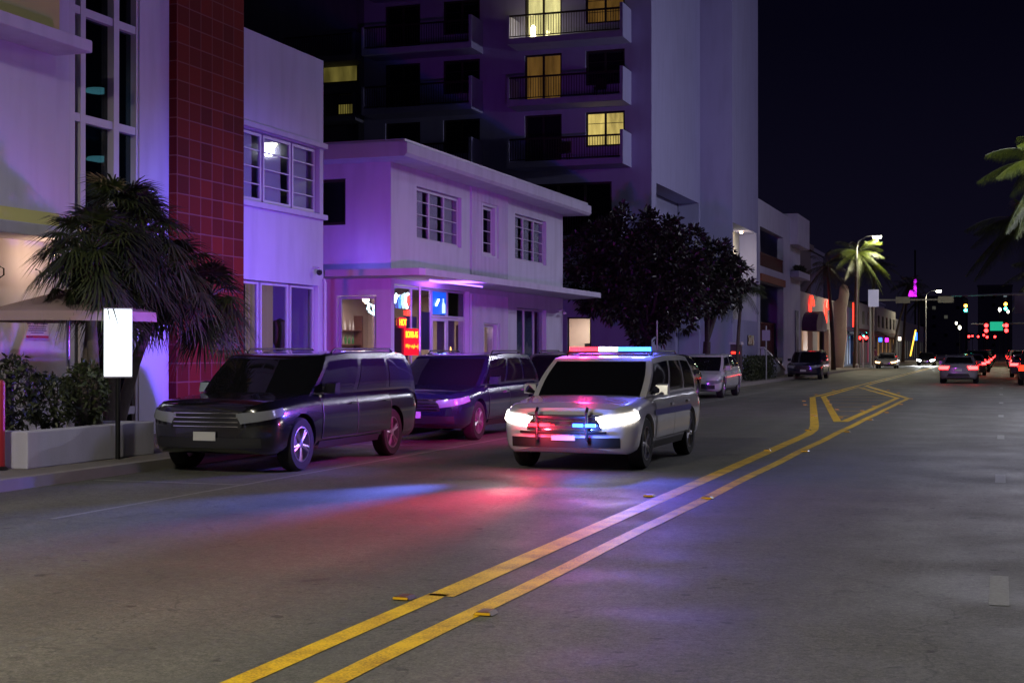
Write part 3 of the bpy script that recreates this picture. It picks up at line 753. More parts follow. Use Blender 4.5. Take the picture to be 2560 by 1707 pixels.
def car(key, x, y, label, pm, group=None, cat="car", name="parked_car", away=False, head=HLOFF, tail=TLOFF, doorm=None, dz=0):
    """x, y: centre of the front (or rear when away) end nearest the camera"""
    if key not in PROTO: PROTO[key] = carproto(key)
    P = PROTO[key]; s = SP[key]
    t = thing(name, (x, y + (s['L'] if away else 0), dz), label, cat, group, 0)
    if away: t.rotation_euler = (0, 0, math.pi)
    b = mk_obj("body", P['body'], t, pm)
    mk_obj("roof", P['roof'], t, pm)
    mk_obj("windshield", P['windshield'], t, CARGL); mk_obj("rear_window", P['rear_window'], t, CARGL)
    for k in range(6):
        if 'side_window_%d' % k in P: mk_obj("side_window", P['side_window_%d' % k], t, CARGL)
    for k in range(4):
        d = mk_obj("door", P['door_%d' % k], t, doorm or pm); mk_obj("handle", P['handle_%d' % k], d, CHROME if pm is not PWHITE else pm)
    for i in range(2):
        mk_obj("headlight", P['headlight_%d' % i], t, head); mk_obj("taillight", P['taillight_%d' % i], t, tail)
        mk_obj("mirror", P['mirror_%d' % i], t, pm); mk_obj("side_trim", P['side_trim_%d' % i], t, PLAST); mk_obj("door_seam", P['door_seam_%d' % i], t, PLAST)
    g = mk_obj("grille", P['grille'], t, PLAST); mk_obj("grille_slats", P['slat'], g, CHROME)
    mk_obj("bumper", P['bumper'], t, PLAST); mk_obj("rear_bumper", P['rear_bumper'], t, PLAST)
    mk_obj("license_plate", P['license_plate'], t, PLATE); mk_obj("license_plate", P['rear_plate'], t, PLATE)
    if s['flat']: [mk_obj("roof_rail", P['roof_rail_%d' % i], t, DKMETAL) for i in range(2)]
    for yw in s['wh']:
        for sg in (-1, 1):
            wl = bpy.data.objects.new("wheel", P['tyre']); col.objects.link(wl); wl.parent = t
            wl.location = (sg*(s['w']-0.135), yw, s['r']); wl.rotation_euler = (random.uniform(0, 6), 0, 0 if sg > 0 else math.pi)
            rm = bpy.data.objects.new("rim", P['rim']); col.objects.link(rm); rm.parent = wl
    return t
PARK = "dark cars parked nose first along the left kerb"
car('bigsuv', -10.25, 16.95, "big black SUV at the near end of the row parked by the left kerb", PBLACK, PARK)
car('suv', -10.25, 24.15, "dark navy SUV parked by the kerb in front of the white two storey bar", PNAVY, PARK)
car('suv', -10.25, 31.4, "charcoal SUV parked beside the police car, second behind the big black one", PGREY, PARK)
car('xover', -10.3, 41.9, "black crossover parked next ahead of the white hatchback", PBLACK, PARK)
car('xover', -10.2, 49.0, "white hatchback parked by the left kerb under the dark leafy tree", PWHITE, PARK)
car('suv', -10.75, 82.4, "dark blue SUV parked alone beyond the sign post by the white tower", PNAVY, PARK)

# police vehicle with its lights on, caught at one moment of its pass
pc = car('suv', -5.75, 18.9, "white police SUV with glowing red and blue roof light bar in the oncoming lane", PWHITE, None, "police car", "police_car", head=HLON)
s = SP['suv']; zt = s['roof']-0.02
lb = bpy.data.objects.new("light_bar", MB().box(-0.62, 0.62, 2.35, 2.62, zt+0.055, zt+0.085).mesh("light_bar", DKMETAL)); col.objects.link(lb); lb.parent = pc
mods = [(-0.62,-0.46,STRR),(-0.455,-0.30,STRR),(-0.295,-0.15,STRR),(-0.145,-0.01,STRW),(0.01,0.145,STRW),(0.15,0.295,STRB),(0.30,0.455,STRB),(0.46,0.62,STRB)]
for a, b, mm in mods:
    m_ = MB(); m_.prism([(2.35, zt+0.087), (2.62, zt+0.087), (2.60, zt+0.15), (2.37, zt+0.15)], 'X', a, b)
    o = bpy.data.objects.new("strobe", m_.mesh("strobe", mm)); col.objects.link(o); o.parent = lb
for (px_, pz, mm) in ((-0.42, 0.66, STRR), (-0.24, 0.66, STRR), (0.24, 0.66, STRB), (0.42, 0.66, STRB)):
    m_ = MB(); m_.box(px_-0.07, px_+0.07, -0.14, -0.10, pz-0.022, pz+0.022); o = bpy.data.objects.new("grille_strobe", m_.mesh("grille_strobe", mm)); col.objects.link(o); o.parent = pc
m_ = MB()
for px_ in (-0.36, 0.36): m_.tube([(px_, 0.02, 0.42), (px_, -0.10, 0.46), (px_, -0.12, 0.84), (px_, -0.06, 0.89)], 0.022, 8)
m_.tube([(-0.62, -0.02, 0.56), (-0.36, -0.10, 0.56), (0.36, -0.10, 0.56), (0.62, -0.02, 0.56)], 0.022, 8); m_.tube([(-0.36, -0.11, 0.78), (0.36, -0.11, 0.78)], 0.02, 8)
o = bpy.data.objects.new("push_bumper", m_.mesh("push_bumper", DKMETAL, True)); col.objects.link(o); o.parent = pc
for sg in (-1, 1):
    m_ = MB(); bxf = PROTO['suv']['bx']
    m_.grid(lambda u, v: (sg*(bxf(1.35+2.5*u, 0.74+0.09*v)+0.014), 1.35+2.5*u, 0.74+0.09*v), 20, 2)
    o = bpy.data.objects.new("blue_stripe", m_.mesh("blue_stripe", mat("police_blue_stripe", (0.02, 0.04, 0.30), 0.4))); col.objects.link(o); o.parent = pc
    m_ = MB(); m_.tube([(sg*0.90, 1.45, 1.06), (sg*0.99, 1.38, 1.12)], [0.02, 0.06], 8)
    o = bpy.data.objects.new("spotlight", m_.mesh("spotlight", DKMETAL, True)); col.objects.link(o); o.parent = pc
def carlamp(par, name, kind, loc, e, c, size=0.1, **k):
    o = lamp(name, kind, (0,0,0), e, c, size, None, **k); o.parent = par; o.location = loc; return o
PX = zt+0.24
carlamp(pc, "red_beacon", 'POINT', (-0.45, 2.48, PX), 230, (1.0, 0.02, 0.22), 0.10)
carlamp(pc, "blue_beacon", 'POINT', (0.45, 2.48, PX), 560, (0.10, 0.12, 1.0), 0.10)
for nm_, dr, e_, cc in (("red_side_beam", (-0.80, 0.60, -0.10), 900, (1.0, 0.02, 0.45)), ("blue_side_beam", (-0.92, 0.38, -0.08), 6500, (0.13, 0.10, 1.0)), ("red_front_beam", (-0.93, -0.35, -0.14), 550, (1.0, 0.02, 0.45)), ("blue_rear_beam", (-0.32, 0.94, -0.12), 4000, (0.16, 0.08, 1.0)), ("red_rear_beam", (-0.28, 0.95, -0.10), 2600, (1.0, 0.02, 0.45)), ("blue_front_beam", (-0.85, -0.5, -0.12), 2600, (0.12, 0.10, 1.0))):
    carlamp(pc, nm_, 'SPOT', (-0.66 if 'red' in nm_ else -0.2, 2.48, PX), e_, cc, 0.08, dir=dr, spot_size=R(70), spot_blend=1.0)
for sg, cc in ((-1, (1, .05, .1)), (1, (.1, .2, 1))):
    carlamp(pc, "grille_beacon", 'POINT', (sg*0.33, -0.30, 0.60), 30, cc, 0.04)
for nm_, px_, dr, e_, cc in (("red_ahead_beam", 0.33, (-0.12, -1, -0.085), 3800, (1.0, 0.02, 0.10)), ("blue_ahead_beam", -0.33, (-0.32, -1, -0.08), 5800, (0.10, 0.16, 1.0))):
    carlamp(pc, nm_, 'SPOT', (px_, -0.22, 0.72), e_, cc, 0.05, dir=dr, spot_size=R(32), spot_blend=1.0)
for sg in (-1, 1):
    carlamp(pc, "headlamp_beam", 'SPOT', (sg*0.72, -0.10, 0.86), 40, (1, 0.93, 0.82), 0.06, dir=(0, -1, -0.06), spot_size=R(62), spot_blend=0.7)

# moving traffic ahead
Q = "cars queued ahead with red tail lights"
a1 = car('sedan', -2.05, 74.5, "silver sedan driving away nearest in the lane beside the yellow lines, tail lights lit", PSILV, Q, name="moving_car", away=True, tail=TLON)
car('suv', 1.72, 71.5, "black SUV at the right edge of the photo driving away", PBLACK, Q, name="moving_car", away=True, tail=TLDIM)
car('suv', 1.5, 106, "dark SUV in the right lane behind the black one at the photo edge", PGREY, Q, name="moving_car", away=True, tail=TLON)
far_q = [('sedan',-1.9,98,PSILV),('suv',-1.8,112,PBLACK),('sedan',1.5,121,PRED),('sedan',1.4,92,PSILV),('sedan',-1.8,126,PGREY),('suv',1.5,134,PSILV),('suv',-1.8,140,PBLACK),
         ('sedan',1.5,150,PBLACK),('sedan',-1.8,156,PSILV),('suv',1.5,168,PGREY),('sedan',-1.8,174,PBLACK),('sedan',1.5,190,PBLACK),('suv',-1.8,196,PGREY),('sedan',1.5,216,PSILV),('sedan',-1.8,224,PBLACK)]
cnt_ = {}; ordw = ['first', 'second', 'third', 'fourth', 'fifth', 'sixth', 'seventh', 'eighth', 'ninth']
cw_ = {PBLACK.name: 'black', PSILV.name: 'silver', PRED.name: 'dark red', PGREY.name: 'grey'}
for k_, (kk, x, y, pm) in enumerate(far_q):
    ln_ = 'left turn' if x < -4 else ('middle' if x < 0 else 'right'); cnt_[ln_] = cnt_.get(ln_, 0)+1
    car(kk, x, y, "distant %s %s with red brake lights, %s in the %s lane's queue" % (cw_[pm.name], kk if kk == 'sedan' else 'SUV', ordw[cnt_[ln_]-1], ln_), pm, Q, name="moving_car", away=True, tail=TLON)
oc = car('sedan', -7.7, 158, "oncoming car with blinding white headlights far down the street", PGREY, None, "car", "moving_car", head=emis("glaring_headlight_lens", (0.9, 0.96, 1.0), 60))
for sg in (-1, 1): carlamp(oc, "headlamp_beam", 'SPOT', (sg*0.7, -0.15, 0.7), 2500, (0.9, 0.95, 1), 0.08, dir=(0, -1, -0.03), spot_size=R(50), spot_blend=0.8)
car('sedan', -9.9, 132, "silver car standing by the far left kerb before the street lamp", PSILV, None, "car", "parked_car", head=emis("parking_light", (1, 0.6, 0.25), 5))

# ------------------------------------------------------------------ hotel at the far left
FX = -15.0
h = thing("hotel_building", (FX, 20.0, 0.13), "white hotel with yellow banded canopies, tall glass stair window and red tiled pillar", "building")
m = MB(); wall(m, 'X', FX, 9.0, 20.40, 0.13, 11.5, [], 0.3, -1)
weld(m.build("wall", STUC, h))
m = MB(); m.box(FX+0.003, FX+0.02, 9.0, 20.12, 6.84, 8.6); m.box(FX+0.003, FX+0.02, 9.0, 20.12, 3.70, 3.98)
m.build("yellow_band", STUCY, h)
m = MB(); m.box(FX-0.28, FX+0.0, 22.5, 23.48, 0.13, 11.5); m.build("column", STUC, h)
m = MB(); m.box(FX-0.9, FX+0.16, 23.49, 26.03, 0.13, 11.8); m.build("tiled_pillar", RTILE, h)
for z0, z1 in ((6.62, 6.82), (3.47, 3.67)):
    m = MB(); m.prism([(FX-0.1, 9), (FX+0.72, 9), (FX+0.75, 9.05), (FX+0.75, 20.0), (FX+0.72, 20.05), (FX-0.1, 20.05)], 'Z', z0, z1); m.build("canopy", STUC, h, bevel=0.02)
# stair window
m = MB(); zs_ = [0.6, 3.3, 5.70, 7.55, 9.4, 11.4]
m.box(FX-0.26, FX-0.02, 20.42, 20.60, 0.13, 11.5); m.box(FX-0.22, FX-0.02, 20.76, 20.90, 0.13, 11.5); m.box(FX-0.2, FX+0.0, 21.70, 21.86, 0.13, 11.5); m.box(FX-0.2, FX-0.02, 22.42, 22.49, 0.13, 11.5)
for z in zs_: m.box(FX-0.19, FX-0.03, 20.605, 22.415, z-0.07, z+0.07)
f = m.build("window_frame", ALU, h)
MB().box(FX-0.14, FX-0.13, 20.61, 22.41, 0.2, 11.4).build("pane", GLASSD, f)
m = MB(); m.box(-19.0, FX-0.3, 20.3, 20.4, 0.1, 11.5); m.box(-19.1, -19.0, 20.3, 23.3, 0.1, 11.5); m.box(-19, FX-0.3, 23.2, 23.3, 0.1, 11.5)
for z in (3.3, 5.7, 8.0, 10.4): m.box(-19, FX-0.9, 20.4, 23.2, z-0.08, z+0.08)
m.build("stairwell", mat("stairwell_paint", (0.05, 0.05, 0.09), 0.9), h)
for (yy, zz) in ((22.35, 5.25), (22.3, 6.5)):
    l_ = thing("ceiling_lamp", (-15.75, yy, zz), "pale cyan lamp glowing behind the %s pane of the stair window" % ("lower" if zz < 6 else "upper"), "lamp", "lamps inside the stair window")
    MB().lathe([(0.001, zz+0.02), (0.22, zz), (0.26, zz-0.05), (0.001, zz-0.10)], (-15.75, yy, 0), 'Z', 16).build("lamp_shade", emis("cyan_stair_lamp", (0.30, 0.80, 0.85), 0.9), l_, True)
    MB().tube([(-15.75, yy, zz), (-15.75, yy, zz+0.5)], 0.01, 5).build("cord", DKMETAL, l_)
    lamp("stair_glow", 'POINT', (-15.9, yy-0.4, zz-0.4), 3.0, (0.35, 0.8, 1.0), 0.1, l_)
# entrance recess with dark glazed doors
f = window(h, 'X', FX, 20.62, 22.40, 0.14, 2.45, 2, 1, DARKF, GLASSD, (DRAPE, 0.02), 0.07, 0.06); f.name = "door"
for yy in (18.62, 19.52):
    m = MB(); m.tube([(FX+0.01, yy, 3.02), (FX+0.10, yy, 2.98), (FX+0.10, yy, 2.88), (FX+0.03, yy, 2.84)], 0.014, 6)
    m.build("wall_hook", DKMETAL, h)
# canopy downlight
dl = thing("canopy_downlight", (-14.45, 18.95, 3.30), "bright warm downlight under the lower canopy of the white hotel", "lamp")
MB().lathe([(0.05, 3.465), (0.06, 3.40), (0.075, 3.34), (0.05, 3.335)], (-14.45, 19.3, 0), 'Z', 16).build("lamp_can", DKMETAL, dl, True)
MB().lathe([(0.001, 3.335), (0.05, 3.33), (0.06, 3.27), (0.001, 3.22)], (-14.45, 19.3, 0), 'Z', 16).build("bulb", WARMB, dl, True)
lamp("downlight_beam", 'POINT', (-14.45, 19.3, 3.12), 16, (1.0, 0.60, 0.34), 0.05, dl)
# hotel sign
sg_ = thing("warning_sign", (FX, 16.6, 1.88), "white NO TRESPASSING sign with purple print on the hotel wall", "sign")
yc = 19.56; xs = FX+0.02
TX = FX+0.02
m = MB(); m.box(TX-0.02, TX, 19.26, 19.85, 1.88, 2.18); b_ = m.build("board", mat("sign_lilac_white", (0.55, 0.50, 0.62), 0.6), sg_)
m = MB(); m.box(TX, TX+0.004, 19.27, 19.84, 1.89, 1.93); m.build("red_strip", mat("sign_red", (0.4, 0.02, 0.08), 0.6), sg_)
INK = mat("purple_ink", (0.09, 0.02, 0.20), 0.7)
text("lettering", "NO TRESPASSING", 0.068, INK, face_x(TX+0.003, 19.555, 2.135), sg_, 0.002, sx=0.98)
for k, ln_ in enumerate(("................................", "..............................", "................................", "......................")):
    MB().box(TX, TX+0.003, 19.555-0.009*len(ln_)*0.8, 19.555+0.009*len(ln_)*0.8, 2.075-k*0.035, 2.088-k*0.035).build("print_line", INK, sg_)
text("lettering", "POLICE", 0.038, INK, face_x(TX+0.006, 19.38, 1.91), sg_, 0.002)
# umbrella
um = thing("market_umbrella", (-13.35, 17.9, 0.13), "beige market umbrella open in front of the white hotel", "umbrella")
ap = Vector((-13.35, 18.15, 2.62)); m = MB(); n8 = 8; vv = [ap]
for k in range(n8):
    a = 2*math.pi*k/n8+0.39; vv.append((ap.x+1.30*math.cos(a), ap.y+1.38*math.sin(a), 2.26))
for k in range(n8):
    a = 2*math.pi*k/n8+0.39; vv.append((ap.x+1.31*math.cos(a), ap.y+1.39*math.sin(a), 2.12))
m.add(vv, [(0, 1+k, 1+(k+1) % n8) for k in range(n8)] + [(1+k, 1+(k+1) % n8, 9+(k+1) % n8, 9+k) for k in range(n8)])
m.build("canopy", CANV, um)
MB().tube([(ap.x, ap.y, 0.13), (ap.x, ap.y, 2.72)], 0.028, 10).build("pole", STEEL, um, True)
m = MB()
for k in range(n8):
    a = 2*math.pi*k/n8+0.39; m.tube([(ap.x, ap.y, 2.56), (ap.x+1.28*math.cos(a), ap.y+1.36*math.sin(a), 2.235)], 0.010, 5)
m.build("ribs", DKMETAL, um)
MB().lathe([(0.3, 0.13), (0.3, 0.20), (0.05, 0.23), (0.05, 0.4)], (ap.x, ap.y, 0), 'Z', 20).build("base", DKMETAL, um, True)
# lit pylon sign
ls = thing("lit_sign", (-12.0, 17.47, 0.13), "tall blank white backlit sign box standing on the sidewalk by the palm clump", "sign")
ang = Matrix.Translation((-12.0, 17.47, 0)) @ Matrix.Rotation(R(35), 4, 'Z')
m = MB(); m.box(-0.195, 0.195, -0.06, 0.06, 1.32, 2.28); m.v = [tuple(ang @ Vector(p)) for p in m.v]; m.build("lit_panel", SIGNW, ls, bevel=0.012)
for z_ in (2.282, 1.300):
    m = MB(); m.box(-0.20, 0.20, -0.066, 0.066, z_, z_+0.018); m.v = [tuple(ang @ Vector(p)) for p in m.v]; m.build("frame_rail", ALU, ls)
MB().tube([(-12.0, 17.47, 0.13), (-12.0, 17.47, 1.30)], 0.035, 10).build("post", DKMETAL, ls, True)
# planter wall, shrubs and bollards
pw = thing("planter_wall", (-12.0, 17.0, 0.13), "low white planter wall along the sidewalk at the far left", "planter")
m = MB(); m.box(-12.35, -12.1, 15.6, 18.55, 0.13, 0.62); m.box(-13.0, -12.35, 18.3, 18.55, 0.13, 0.62); m.box(-13.0, -12.35, 15.6, 15.85, 0.13, 0.62); m.build("wall", STUC, pw, bevel=0.015)
MB().box(-13.0, -12.35, 15.85, 18.3, 0.13, 0.55).build("soil", SOIL, pw)
for k_, (yy, hh, lb_) in enumerate(((16.1, 0.55, "rounded dark shrub at the near end of the white planter"), (16.85, 0.42, "lower dark shrub in the middle of the white planter"), (17.7, 0.5, "dark shrub in the white planter nearest the lit sign"))):
    shrub("planter_shrub", -12.7, yy, 0.55, 0.30, 0.42, hh, 900, lb_, "shrub", 20+k_)
for (xx, yy, mm, lb_, hh) in ((-12.35, 15.38, mat("red_post_paint", (0.35, 0.02, 0.03), 0.4), "slim red post on the sidewalk at the photo's left edge", 1.25), (-12.7, 16.0, DKMETAL, "dark rounded post just right of the red one", 1.35)):
    bo = thing("sidewalk_post", (xx, yy, 0.13), lb_, "post", None)
    MB().lathe([(0.055, 0.13), (0.055, hh), (0.045, hh+0.04), (0.001, hh+0.06)], (xx, yy, 0), 'Z', 14).build("shaft", mm, bo, True)
    MB().lathe([(0.09, 0.13), (0.09, 0.16), (0.06, 0.18)], (xx, yy, 0), 'Z', 14).build("base", DKMETAL, bo, True)

# ------------------------------------------------------------------ white two storey wing with ribbon windows
h = thing("shop_building", (FX, 28, 0.13), "white two storey block with ribbon windows right of the red tiled pillar", "building")
m = MB(); wall(m, 'X', FX, 26.04, 30.0, 0.13, 8.45, [(26.10, 29.82, 4.86, 6.36), (26.10, 29.75, 0.45, 3.18)], 0.35, -1)
m.box(FX-8, FX-0.35, 29.75, 29.999, 0.13, 8.44); m.box(FX-8, FX-0.35, 26.04, 29.75, 8.1, 8.40)
weld(m.build("wall", STUC2, h))
m = MB(); m.box(FX-0.1, FX+0.10, 26.05, 30.06, 6.38, 6.50); m.box(FX-0.1, FX+0.10, 26.05, 30.06, 4.72, 4.84); m.build("window_ledge", STUC2, h, bevel=0.012)
for (u0, u1) in ((26.12, 27.22), (27.30, 28.55), (28.63, 29.74)):
    window(h, 'X', FX, u0, u1, 4.88, 6.34, 1, 4, ALU, GLASS, (BLIND, 0.06), 0.12, 0.06)
for k_, (u0, u1) in enumerate(((26.12, 27.10), (27.20, 28.45), (28.55, 29.7))):
    window(h, 'X', FX, u0, u1, 0.48, 3.15, 1, 1, ALU, GLASS, (emis("tan_lit_drape", (0.50, 0.34, 0.26), 0.30), 0.35) if k_ == 1 else (mat("shop_interior_dark", (0.07, 0.03, 0.07), 0.9), 1.1), 0.12, 0.05)
MB().tube([(FX+0.06, 29.98, 0.13), (FX+0.06, 29.98, 3.25), (FX+0.02, 29.98, 3.35)], 0.035, 8).build("downpipe", ALU, h, True)
scm = thing("security_camera", (FX+0.1, 29.4, 3.5), "small dome security camera on the white block's corner", "camera")
m = MB(); m.lathe([(0.001, 3.40), (0.05, 3.42), (0.07, 3.48), (0.05, 3.53)], (FX+0.18, 29.45, 0), 'Z', 14); m.build("dome", PLAST, scm, True)
MB().tube([(FX, 29.45, 3.58), (FX+0.18, 29.45, 3.58), (FX+0.18, 29.45, 3.53)], 0.018, 6).build("bracket", ALU, scm)
hd = thing("display_mannequin_head", (FX-0.7, 29.1, 2.1), "dark round object on a shelf in the right shop window of the white block", "ornament")
m = MB(); m.lathe([(0.06, 1.6), (0.10, 1.75), (0.20, 1.95), (0.23, 2.15), (0.16, 2.35), (0.001, 2.42)], (FX-0.65, 29.1, 0), 'Z', 20); m.build("body", mat("dull_bronze", (0.14, 0.08, 0.07), 0.6), hd, True)

# ------------------------------------------------------------------ the bar building
h = thing("bar_building", (FX, 41.5, 0.13), "white two storey bar building with flat overhanging roof and violet lit canopy", "building")
Y0, Y1 = 33.9, 49.2
holes = [(35.62, 39.0, 4.68, 6.14), (40.86, 41.95, 4.62, 6.12), (43.87, 47.24, 4.62, 6.15), (34.12, 39.65, 0.13, 3.42), (44.04, 47.24, 0.75, 3.08), (40.96, 42.12, 0.75, 2.48)]
m = MB(); wall(m, 'X', FX, Y0, Y1, 0.13, 6.6, holes, 0.35, -1)
wall(m, 'Y', Y0, -24.0, FX-0.35, 0.13, 6.6, [(-16.56, -15.42, 0.13, 3.12), (-17.6, -16.3, 4.98, 6.20)], 0.3, 1)
m.box(-24, FX-0.36, Y1-0.3, Y1, 0.13, 6.6)
weld(m.build("wall", STUC, h))
m = MB()
nfl = 28
for k in range(nfl):                       # fluted panel, proud of the wall
    y = 39.72+(43.08-39.72)*k/nfl; y2 = y+0.075
    for (za, zb_) in ((0.15, 0.73), (2.52, 3.38), (3.78, 4.55), (6.20, 6.58)): m.box(FX+0.001, FX+0.06, y, y2, za, zb_)
    if not (40.78 < y2 and y < 42.18): m.box(FX+0.001, FX+0.06, y, y2, 0.74, 2.515)
    if not (40.75 < y2 and y < 42.05): m.box(FX+0.001, FX+0.06, y, y2, 4.552, 6.195)
m.build("fluted_panel", STUC, h)
m = MB(); m.prism([(-24.5, 6.58), (-14.22, 6.58), (-14.14, 6.66), (-14.14, 6.92), (-14.22, 6.96), (-24.5, 6.96)], 'Y', 32.95, 49.95)
m.build("roof", STUC, h)
MB().box(-24.4, -14.24, 33.05, 49.85, 6.961, 7.03).build("roof_trim", ALU, h)
m = MB(); m.prism([(FX-1.2, 32.5), (-13.62, 32.5), (-13.5, 32.62), (-13.5, 48.95), (-13.8, 49.3), (FX-0.0, 50.6), (FX-1.2, 50.6), (FX-1.2, 49.21), (FX+0.001, 49.21), (FX+0.001, 33.89), (FX-1.2, 33.89)], 'Z', 3.55, 3.72)
m.box(-24, FX-1.21, 32.6, 33.89, 3.56, 3.71)
m.build("canopy", STUC, h)
window(h, 'X', FX, 35.64, 38.98, 4.70, 6.12, 3, 4, ALU, GLASS, (BLIND, 0.06), 0.14, 0.07)
window(h, 'X', FX, 40.88, 41.93, 4.64, 6.10, 1, 4, ALU, GLASSD, (DRAPE, 0.5), 0.14, 0.07)
window(h, 'X', FX, 43.89, 47.22, 4.64, 6.13, 3, 4, ALU, GLASS, (BLIND, 0.06), 0.14, 0.07)
window(h, 'X', FX, 44.06, 47.22, 0.77, 3.06, 3, 1, ALU, GLASS, (mat("teal_blind", (0.13, 0.17, 0.26), 0.9), 0.3), 0.14, 0.06)
window(h, 'X', FX, 40.98, 42.10, 0.77, 2.46, 1, 1, ALU, GLASS, (mat('plum_interior', (0.10, 0.03, 0.10), 0.9), 0.8), 0.14, 0.06)
window(h, 'Y', Y0, -17.58, -16.32, 5.0, 6.18, 1, 1, DARKF, GLASSD, (DRAPE, 0.3), 0.12, 0.06, 1)
# storefront glazing
window(h, 'X', FX, 34.14, 37.0, 0.16, 3.40, 2, 1, ALU, GLASS, None, 0.16, 0.06)
window(h, 'X', FX, 37.02, 38.2, 2.62, 3.40, 1, 1, ALU, GLASS, None, 0.16, 0.05)
window(h, 'X', FX, 38.22, 39.62, 2.62, 3.40, 1, 1, ALU, GLASSD, (DRAPE, 0.2), 0.16, 0.05)
window(h, 'X', FX, 38.22, 39.62, 0.16, 2.60, 1, 1, ALU, GLASS, (mat('violet_blind', (0.20, 0.10, 0.30), 0.9), 0.3), 0.16, 0.06)
f = window(h, 'X', FX, 37.02, 38.2, 0.16, 2.60, 1, 1, ALU, GLASS, (mat('plum_interior', (0.10, 0.03, 0.10), 0.9), 1.2), 0.16, 0.09); f.name = "door"
MB().tube([(FX-0.10, 37.2, 0.9), (FX-0.05, 37.2, 0.95), (FX-0.05, 37.2, 1.4), (FX-0.10, 37.2, 1.45)], 0.014, 6).build("handle", STEEL, f)
window(h, 'Y', Y0, -16.54, -15.44, 0.16, 3.10, 1, 1, ALU, GLASS, None, 0.12, 0.07, 1)
m = MB(); m.box(-22, FX-0.36, Y0+0.35, 49, 3.43, 3.54); m.build("ceiling", mat("bar_ceiling", (0.12, 0.10, 0.14), 0.9), h)
m = MB(); m.box(-22, FX-0.4, Y0+0.31, 49, 0.13, 0.15); m.build("interior_floor", mat("bar_floor", (0.12, 0.07, 0.06), 0.5), h)
m = MB(); m.box(-20.1, -20.0, Y0+0.31, 48.9, 0.15, 3.43); m.box(-20, FX-0.4, 43.3, 43.4, 0.15, 3.43); m.box(-17.05, -16.85, 37.2, 37.55, 0.15, 3.43)
m.build("interior_wall", mat("bar_wall_cream", (0.42, 0.34, 0.30), 0.9, noise=0.1), h)
# bar counter and things in it
bc = thing("bar_counter", (-17.6, 39.0, 0.15), "bar counter inside the two storey building behind the shop window", "counter")
MB().box(-18.0, -17.4, 36.0, 42.6, 0.15, 1.1).build("front", mat("bar_wood", (0.10, 0.04, 0.03), 0.5), bc); MB().box(-18.1, -17.3, 35.9, 42.7, 1.102, 1.15).build("top", mat("bar_top", (0.35, 0.30, 0.30), 0.3), bc)
rnd = random.Random(11)
sh = thing("bottle_shelf", (-19.9, 39.0, 1.2), "lit shelves of bottles on the bar's back wall", "shelf")
m = MB()
for z in (1.4, 1.85, 2.3): m.box(-19.99, -19.7, 35.2, 42.2, z, z+0.03)
m.box(-19.99, -19.7, 35.1, 35.199, 1.2, 2.8); m.box(-19.99, -19.7, 42.201, 42.3, 1.2, 2.8)
m.build("boards", mat("shelf_wood", (0.12, 0.05, 0.04), 0.6), sh)
bms = [mat("bottle_amber", (0.35, 0.10, 0.02), 0.15), mat("bottle_green", (0.03, 0.15, 0.05), 0.15), mat("bottle_clear", (0.5, 0.5, 0.5), 0.1)]
for k_ in range(66):
    z = (1.43, 1.88, 2.33)[k_ % 3]; y = 35.35+(k_//3)*0.31+rnd.uniform(-.05, .05)
    m = MB(); m.lathe([(0.035, z), (0.036, z+0.17), (0.014, z+0.22), (0.014, z+0.29)], (-19.84, y, 0), 'Z', 8)
    tag(m.build("bottle", bms[k_ % 3], None, True), "bottle standing on the lit shelves behind the bar counter", "bottle", "bottles on the bar shelves")
for k_, yy in enumerate((36.6, 38.0, 39.4, 40.8)):
    st_ = thing("bar_stool", (-17.0, yy, 0.15), "dark round bar stool, number %s from the street corner at the bar counter" % ("one", "two", "three", "four")[k_], "stool", "stools at the bar counter")
    MB().lathe([(0.19, 0.80), (0.20, 0.84), (0.18, 0.88), (0.001, 0.89)], (-17.0, yy, 0), 'Z', 16).build("seat", mat("stool_vinyl", (0.15, 0.02, 0.03), 0.4), st_, True)
    MB().lathe([(0.19, 0.15), (0.18, 0.17), (0.025, 0.20), (0.025, 0.80)], (-17.0, yy, 0), 'Z', 14).build("pedestal", STEEL, st_, True)
pl = thing("pendant_lamp", (-16.2, 36.4, 2.95), "bright white lamp hanging inside the bar's side window", "lamp")
MB().lathe([(0.001, 3.14), (0.08, 3.12), (0.09, 3.04), (0.001, 2.96)], (-16.5, 35.6, 0), 'Z', 14).build("bulb", WARMB, pl, True)
MB().tube([(-16.5, 35.6, 3.13), (-16.5, 35.6, 3.42)], 0.008, 5).build("cord", DKMETAL, pl)
lamp("pendant_light", 'POINT', (-16.5, 35.6, 2.85), 90, (1.0, 0.78, 0.62), 0.08, pl)
cl_ = thing("ceiling_light", (-18, 39.5, 3.3), "warm strip light on the bar ceiling over the counter", "lamp")
MB().box(-18.1, -17.9, 38.2, 41.2, 3.36, 3.425).build("tube", emis("warm_ceiling_strip", (1.0, 0.76, 0.60), 4), cl_)
lamp("strip_light", 'AREA', (-18, 39.7, 3.34), 320, (1.0, 0.74, 0.62), 2.0, cl_, dir=(0, 0, -1))
for (yy_, lb_) in ((38.9, "small candle flame on a table behind the bar's violet window pane"), (41.6, "small candle flame in the little low window of the fluted wall")):
    cd = thing("table_candle", (FX-0.3, yy_, 1.55), lb_, "candle"); MB().lathe([(0.03, 1.45), (0.03, 1.62), (0.001, 1.63)], (FX-0.3, yy_, 0), 'Z', 8).build("wax", BLIND, cd); MB().lathe([(0.001, 1.635), (0.025, 1.67), (0.001, 1.80)], (FX-0.3, yy_, 0), 'Z', 8).build("flame", emis("candle_flame", (1.0, 0.45, 0.1), 12), cd)
